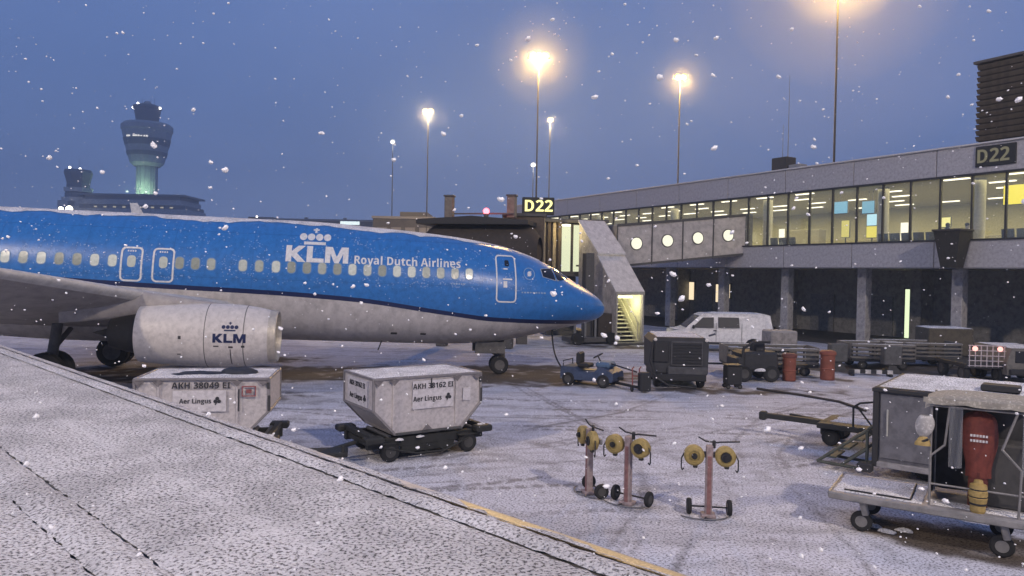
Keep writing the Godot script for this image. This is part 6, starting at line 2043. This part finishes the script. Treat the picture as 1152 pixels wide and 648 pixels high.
	bxp(bt, "seat", Vector3(0.2, 1.2, 0.0), Vector3(0.4, 0.36, 0.5), blk, 0.06)
	mbtube(bt, "roll_hoop", [Vector3(-0.55, 0.8, 0.5), Vector3(-0.5, 1.2, 0.5), Vector3(-0.15, 1.42, 0.5), Vector3(0.45, 1.42, 0.5)], 0.05, blk)
	for q in [[-0.5, 0.55], [0.5, 0.55], [-0.5, -0.55], [0.5, -0.55]]:
		wheel(bt, Vector3(q[0], 0.3, q[1]), 0.3, 0.2, tyre, hub)
	snow_heap(bt, Vector3(0.05, 0.40, 0.68), Vector3(0.2, 0.1, 0.06), "snow_clump", S)
	var crate := thing("grey_crate", "pale grey crate standing behind the van rear and dark tractor", "crate", Vector3(11.0, 0, -30.4), 5.0)
	bxp(crate, "box", Vector3(0, 0.98, 0), Vector3(1.1, 1.2, 1.0), mat("crate_grey", 0.33, 0.31, 0.30, 0.8, 0, 2, 0.8), 0.05)
	bxp(crate, "pallet", Vector3(0, 0.2, 0), Vector3(1.2, 0.36, 1.0), blk, 0.02)
	bxp(crate, "rib", Vector3(-0.1, 0.98, 0.51), Vector3(0.06, 1.1, 0.04), mat("crate_grey", 0.33, 0.31, 0.30, 0.8, 0, 2, 0.8), 0.01)
	var om := mat("bin_orange", 0.25, 0.072, 0.042, 0.65, 0, 2)
	var ob := thing("orange_bin", "orange barrel bin standing beside the dark tractor wheel", "bin", Vector3(10.1, 0, -26.85), 0.0, "orange barrel bins")
	ob.scale = Vector3(0.84, 1.0, 0.84)
	mb = MB.new()
	mb.lathe([Vector2(0, 0), Vector2(0.26, 0), Vector2(0.28, 0.05), Vector2(0.27, 0.35), Vector2(0.29, 0.38), Vector2(0.27, 0.41), Vector2(0.28, 0.85)], Transform3D(), 20)
	part(ob, "barrel", mb, om)
	mb = MB.new()
	mb.lathe([Vector2(0.28, 0.84), Vector2(0.32, 0.86), Vector2(0.32, 0.95), Vector2(0.24, 1.0), Vector2(0, 1.02)], Transform3D(), 20)
	part(ob, "lid", mb, mat("bin_lid", 0.16, 0.05, 0.035, 0.7, 0, 2))
	var o2 := copy(ob, Vector3(11.68, 0, -27.3), 40.0, "wider topped orange barrel bin standing at the slatted trailer end")
	o2.scale = Vector3(0.92, 1.08, 0.92)
	(o2.get_node("lid") as MeshInstance3D).material_override = om
	# ground cables
	var gc := thing("ground_cable", "long dark cable lying across the snow from the slatted trailer", "cable", Vector3.ZERO)
	mbtube(gc, "cable", [Vector3(8.2, 0.03, -24.6), Vector3(9.2, 0.03, -23.4), Vector3(9.9, 0.03, -22.2), Vector3(10.0, 0.03, -20.8)], 0.04, mat("cable_brown", 0.05, 0.04, 0.033, 0.8, 0, 1))
	# parked trailers and vehicles under the pier edge
	stake_trailer(Vector3(15.4, 0, -30.6), -3.0, 2.6, "slatted grey trailer parked before the lit undercroft door")
	stake_trailer(Vector3(17.6, 0, -31.6), -3.0, 3.2, "slatted brown trailer with mesh end beside the glowing red tail lights")
	var db := thing("dock_barrier", "low black and white striped barrier bar lying before the slatted trailers", "barrier", Vector3(13.9, 0, -28.6), -8.0)
	for i in 8:
		bxp(db, "stripe", Vector3(-0.7 + i * 0.2, 0.16, 0), Vector3(0.2, 0.14, 0.12), blk if i % 2 == 0 else mat("stripe_white", 0.6, 0.58, 0.56, 0.7, 0, 2))
	for x in [-0.7, 0.7]:
		bxp(db, "foot", Vector3(x, 0.05, 0), Vector3(0.12, 0.1, 0.4), blk, 0.01)
	for q in [[13.4, -30.4, "small dark jack stand beside the grey trailer coupling"], [15.2, -29.6, "dark jack stand under the middle of the trailer row"]]:
		var j := thing("jack_stand", q[2], "stand", Vector3(q[0], 0, q[1]))
		mb = MB.new()
		mb.hexa([Vector3(-0.3, 0, -0.25), Vector3(0.3, 0, -0.25), Vector3(0.3, 0, 0.25), Vector3(-0.3, 0, 0.25), Vector3(-0.1, 0.4, -0.1), Vector3(0.1, 0.4, -0.1), Vector3(0.1, 0.4, 0.1), Vector3(-0.1, 0.4, 0.1)])
		part(j, "base", mb, blk)
		bxp(j, "head", Vector3(0, 0.7, 0), Vector3(0.7, 0.75, 0.4), mat("jack_grey", 0.10, 0.10, 0.10, 0.7, 0, 2), 0.04)
	var cb := thing("tarp_box", "brown covered box trailer with a snow rimmed roof under the pier", "trailer", Vector3(19.6, 0, -33.6), -5.0)
	bxp(cb, "box", Vector3(0, 1.0, 0), Vector3(1.9, 1.2, 1.4), mat("box_brown", 0.10, 0.085, 0.06, 0.8, 0, 2), 0.04)
	bxp(cb, "chassis", Vector3(0, 0.34, 0), Vector3(1.8, 0.12, 1.2), blk, 0.02)
	lay_snow(cb, Vector3(0, 1.605, 0), 1.9, 1.4, 0.06, 0.08)
	for q in [[-0.6, 0.5], [0.6, 0.5], [-0.6, -0.5], [0.6, -0.5]]:
		wheel(cb, Vector3(q[0], 0.2, q[1]), 0.2, 0.14, tyre, hub)
	var tk := thing("mesh_truck", "small truck with white mesh tailgate and two red tail lights", "truck", Vector3(17.35, 0, -27.0), -6.0)
	bxp(tk, "bed", Vector3(0, 0.62, -1.2), Vector3(1.45, 0.16, 2.4), blk, 0.02)
	for i in 7:
		bxp(tk, "mesh_bar", Vector3(-0.6 + i * 0.2, 1.0, 0.0), Vector3(0.03, 0.8, 0.03), mat("mesh_white", 0.48, 0.45, 0.46, 0.6), 0.004)
	for i in 5:
		bxp(tk, "mesh_bar", Vector3(0, 0.64 + i * 0.185, 0.01), Vector3(1.3, 0.03, 0.03), mat("mesh_white", 0.48, 0.45, 0.46, 0.6), 0.004)
	for x in [-0.44, 0.42]:
		mb = MB.new()
		mb.sphere(Vector3(x, 1.27, 0.06), 0.09, 12, 8)
		part(tk, "tail_light", mb, glow("tail_light", 1.0, 0.42, 0.36, 2.0))
		lamp_light(tk, Vector3(x, 1.27, 0.06), Color(1, 0.4, 0.35), 0.04, 0.05)
	for q in [[-0.6, -0.4], [0.6, -0.4], [-0.6, -2.0], [0.6, -2.0]]:
		wheel(tk, Vector3(q[0], 0.32, q[1]), 0.32, 0.2, tyre, hub, Vector3(1, 0, 0))
	var cab := thing("utility_vehicle", "grey boxy utility vehicle with dark rear window beside the mesh truck", "vehicle", Vector3(18.75, 0, -26.6), -6.0)
	mb = MB.new()
	mb.extrude(PackedVector2Array([Vector2(-0.85, 0.35), Vector2(0.9, 0.35), Vector2(0.92, 0.8), Vector2(0.72, 1.32), Vector2(-0.72, 1.32), Vector2(-0.88, 0.8)]), -2.6, 0.0)
	part(cab, "body", mb, mat("vehicle_grey", 0.17, 0.16, 0.14, 0.6, 0.1, 2))
	bxp(cab, "rear_window", Vector3(-0.05, 1.02, 0.01), Vector3(1.1, 0.42, 0.04), mat("cockpit_glass", 0.012, 0.013, 0.016, 0.08, 0, 0), 0.01)
	bxp(cab, "bumper", Vector3(0, 0.48, 0.06), Vector3(1.6, 0.2, 0.14), blk, 0.03)
	lay_snow(cab, Vector3(0, 1.325, -1.3), 1.4, 2.4, 0.04, 0.1)
	for q in [[-0.7, -0.5], [0.75, -0.5], [-0.7, -2.1], [0.75, -2.1]]:
		wheel(cab, Vector3(q[0], 0.31, q[1]), 0.31, 0.2, tyre, hub, Vector3(1, 0, 0))

func stake_trailer(at: Vector3, turn: float, w: float, label: String) -> void:
	var dm := mat("slat_grey", 0.17, 0.16, 0.145, 0.8, 0, 2)
	var blk := mat("stand_black", 0.018, 0.018, 0.02, 0.6, 0, 1)
	var o := thing("slatted_trailer", label, "trailer", at, turn, "slatted trailers")
	bxp(o, "deck", Vector3(0, 0.42, -0.8), Vector3(w, 0.12, 1.6), blk, 0.02)
	o.scale.y = 0.88
	for z in [0.0, -1.6]:
		for i in 4:
			bxp(o, "slat", Vector3(0, 0.56 + i * 0.19, z), Vector3(w, 0.10, 0.05), dm, 0.01)
		var x := -w / 2 + 0.05
		while x <= w / 2:
			bxp(o, "stake", Vector3(x, 0.8, z - 0.05), Vector3(0.07, 0.78, 0.05), blk, 0.01)
			x += (w - 0.1) / 3.0
		lay_snow(o, Vector3(0, 1.188, z), w, 0.06, 0.025, 0.01)
	for x in [-w / 2, w / 2]:
		bxp(o, "end_panel", Vector3(x, 0.85, -0.8), Vector3(0.05, 0.74, 1.5), dm, 0.01)
	bxp(o, "drawbar", Vector3(-w / 2 - 0.5, 0.36, -0.8), Vector3(1.0, 0.08, 0.1), blk, 0.02)
	for x in [-w / 2 + 0.5, w / 2 - 0.5]:
		for z in [-0.1, -1.5]:
			wheel(o, Vector3(x, 0.2, z), 0.2, 0.14, mat("tyre", 0.014, 0.014, 0.015, 0.85), mat("hub_grey", 0.075, 0.073, 0.07, 0.6, 0.2, 2))

func van() -> void:
	var paint := mat("van_white", 0.80, 0.78, 0.76, 0.4, 0, 1, 0.4)
	var gl := mat("cockpit_glass", 0.012, 0.013, 0.016, 0.08, 0, 0)
	var trim := mat("van_trim", 0.03, 0.03, 0.032, 0.7)
	# nose towards -x; x from the front bumper
	var o := thing("white_van", "white panel van with dark side windows parked before the pier", "van", Vector3(7.95, 0, -37.6), -3.0)
	var side := PackedVector2Array([Vector2(0.02, 0.42), Vector2(0.0, 0.72), Vector2(0.06, 1.0), Vector2(0.72, 1.16), Vector2(1.42, 1.80), Vector2(1.66, 1.90), Vector2(4.6, 1.92), Vector2(4.85, 1.84), Vector2(4.95, 1.2), Vector2(4.96, 0.45), Vector2(4.55, 0.36)])
	# wheel arches cut into the lower edge
	for wx in [4.02, 0.98]:
		for i in 9:
			var a := PI * i / 8.0
			side.append(Vector2(wx + 0.40 * cos(a), 0.36 + 0.36 * sin(a)))
	side.append(Vector2(0.3, 0.36))
	var mb := MB.new()
	mb.extrude(side.duplicate(), -0.82, 0.82)
	part(o, "body", mb, paint)
	# outer side skins lean inwards above the waist
	for sg in [1.0, -1.0]:
		mb = MB.new()
		var idx := Geometry2D.triangulate_polygon(side)
		var f := func(p: Vector2) -> Vector3: return Vector3(p.x, p.y, sg * (0.955 - 0.16 * smoothstep(1.0, 1.95, p.y) - 0.10 * smoothstep(0.7, 0.0, p.x)))
		var mid := Vector2(2.5, 1.0)
		for k in range(0, idx.size(), 3):
			mb.out(f.call(side[idx[k]]), f.call(side[idx[k + 1]]), f.call(side[idx[k + 2]]), Vector3(2.5, 1.0, 0))
		for k in side.size():
			var a := side[k]
			var b := side[(k + 1) % side.size()]
			mb.out(f.call(a), f.call(b), Vector3(b.x, b.y, sg * 0.7), Vector3(mid.x, mid.y, 0.8 * sg))
			mb.out(f.call(a), Vector3(b.x, b.y, sg * 0.7), Vector3(a.x, a.y, sg * 0.7), Vector3(mid.x, mid.y, 0.8 * sg))
		part(o, "side_skin", mb, paint)
		var zf := func(y: float) -> float: return sg * (0.972 - 0.16 * smoothstep(1.0, 1.95, y))
		for w in [[Vector2(1.02, 1.20), Vector2(2.08, 1.20), Vector2(2.10, 1.72), Vector2(1.56, 1.71)], [Vector2(2.30, 1.22), Vector2(3.34, 1.22), Vector2(3.32, 1.73), Vector2(2.30, 1.73)]]:
			mb = MB.new()
			var p := []
			for q in w:
				p.append(Vector3(q.x, q.y, zf.call(q.y) + 0.012 * sg))
			mb.out(p[0], p[1], p[2], Vector3(2.5, 1.2, 0)); mb.out(p[0], p[2], p[3], Vector3(2.5, 1.2, 0))
			part(o, "side_window", mb, mat("van_glass", 0.012, 0.013, 0.016, 0.5, 0, 0))
		for x in [2.2, 3.45]:
			bxp(o, "door_seam", Vector3(x, 0.95, sg * 0.957), Vector3(0.014, 1.0, 0.014), trim)
		bxp(o, "door_handle", Vector3(2.14, 1.08, sg * 0.972), Vector3(0.16, 0.045, 0.03), trim, 0.01)
		bxp(o, "sill_trim", Vector3(2.5, 0.45, sg * 0.962), Vector3(2.1, 0.12, 0.03), trim, 0.01)
		bxp(o, "mirror", Vector3(1.08, 1.24, sg * 1.04), Vector3(0.1, 0.2, 0.2), trim, 0.04)
		bxp(o, "door_emblem", Vector3(2.0, 0.86, sg * 0.968), Vector3(0.34, 0.09, 0.01), mat("door_emblem", 0.08, 0.09, 0.12, 0.6), 0.0, Basis(Vector3(0, 0, 1), 0.3))
		for x in [0.98, 4.02]:
			wheel(o, Vector3(x, 0.33, sg * 0.82), 0.33, 0.22, mat("tyre", 0.014, 0.014, 0.015, 0.85), mat("hub_grey", 0.075, 0.073, 0.07, 0.6, 0.2, 2))
	mb = MB.new()
	mb.hexa([Vector3(0.76, 1.19, -0.8), Vector3(0.76, 1.19, 0.8), Vector3(1.40, 1.775, 0.74), Vector3(1.40, 1.775, -0.74), Vector3(0.74, 1.21, -0.8), Vector3(0.74, 1.21, 0.8), Vector3(1.38, 1.795, 0.74), Vector3(1.38, 1.795, -0.74)])
	part(o, "windscreen", mb, gl)
	for z in [-0.7, 0.7]:
		mb = MB.new()
		mb.sphere(Vector3(0.16, 0.86, z), 0.15, 12, 8, 0.7)
		part(o, "headlight", mb, mat("headlight_glass", 0.5, 0.5, 0.48, 0.2, 0, 0))
	bxp(o, "bumper", Vector3(0.06, 0.5, 0), Vector3(0.16, 0.24, 1.75), trim, 0.05)
	lay_snow(o, Vector3(3.3, 1.905, 0), 2.6, 1.4, 0.05, 0.15)
	lay_snow(o, Vector3(0.40, 1.085, 0), 0.55, 1.5, 0.04, 0.15)

# ---------------------------------------------------------------- falling snow
func snowfall() -> void:
	var flake := MB.new()
	var fl := func(i: int, j: int) -> Vector3:
		var a := TAU * i / 9.0
		var t := PI * j / 6.0
		var k := 1.0 + 0.75 * noise.get_noise_3d(sin(t) * cos(a) * 130.0, cos(t) * 130.0, sin(t) * sin(a) * 130.0)
		return Vector3(sin(t) * cos(a), cos(t) * 0.8, sin(t) * sin(a)) * k
	flake.grid(10, 7, fl, Vector3.ZERO)
	var mm := MultiMesh.new()
	mm.transform_format = MultiMesh.TRANSFORM_3D
	mm.mesh = flake.mesh()
	var r := RandomNumberGenerator.new()
	r.seed = 21
	var xf := []
	for k in 3600:
		var d := lerpf(1.6, 30.0, pow(r.randf(), 1.6))
		var p := Vector3(r.randf_range(-0.75, 0.75) * d, 3.7 + r.randf_range(-0.42, 0.44) * d, -d)
		if p.y < 0.2:
			continue
		var s := lerpf(0.0014, 0.0072, pow(r.randf(), 5.0)) * (1.0 + d * 0.10)
		xf.append(Transform3D(Basis(Vector3(0, 0, 1), r.randf_range(-1, 1)) * Basis.from_scale(Vector3(s * r.randf_range(0.8, 1.3), s, s)), p))
	mm.instance_count = xf.size()
	for k in xf.size():
		mm.set_instance_transform(k, xf[k])
	var o := MultiMeshInstance3D.new()
	o.name = "falling_snow"
	o.multimesh = mm
	var m := mat("snowflake", 0.85, 0.85, 0.87, 0.9, 0, 0)
	o.material_override = m
	add_child(o)
	o.set_meta("kind", "stuff")
	o.set_meta("label", "loose snowflakes falling over the apron")
	o.set_meta("category", "snow")
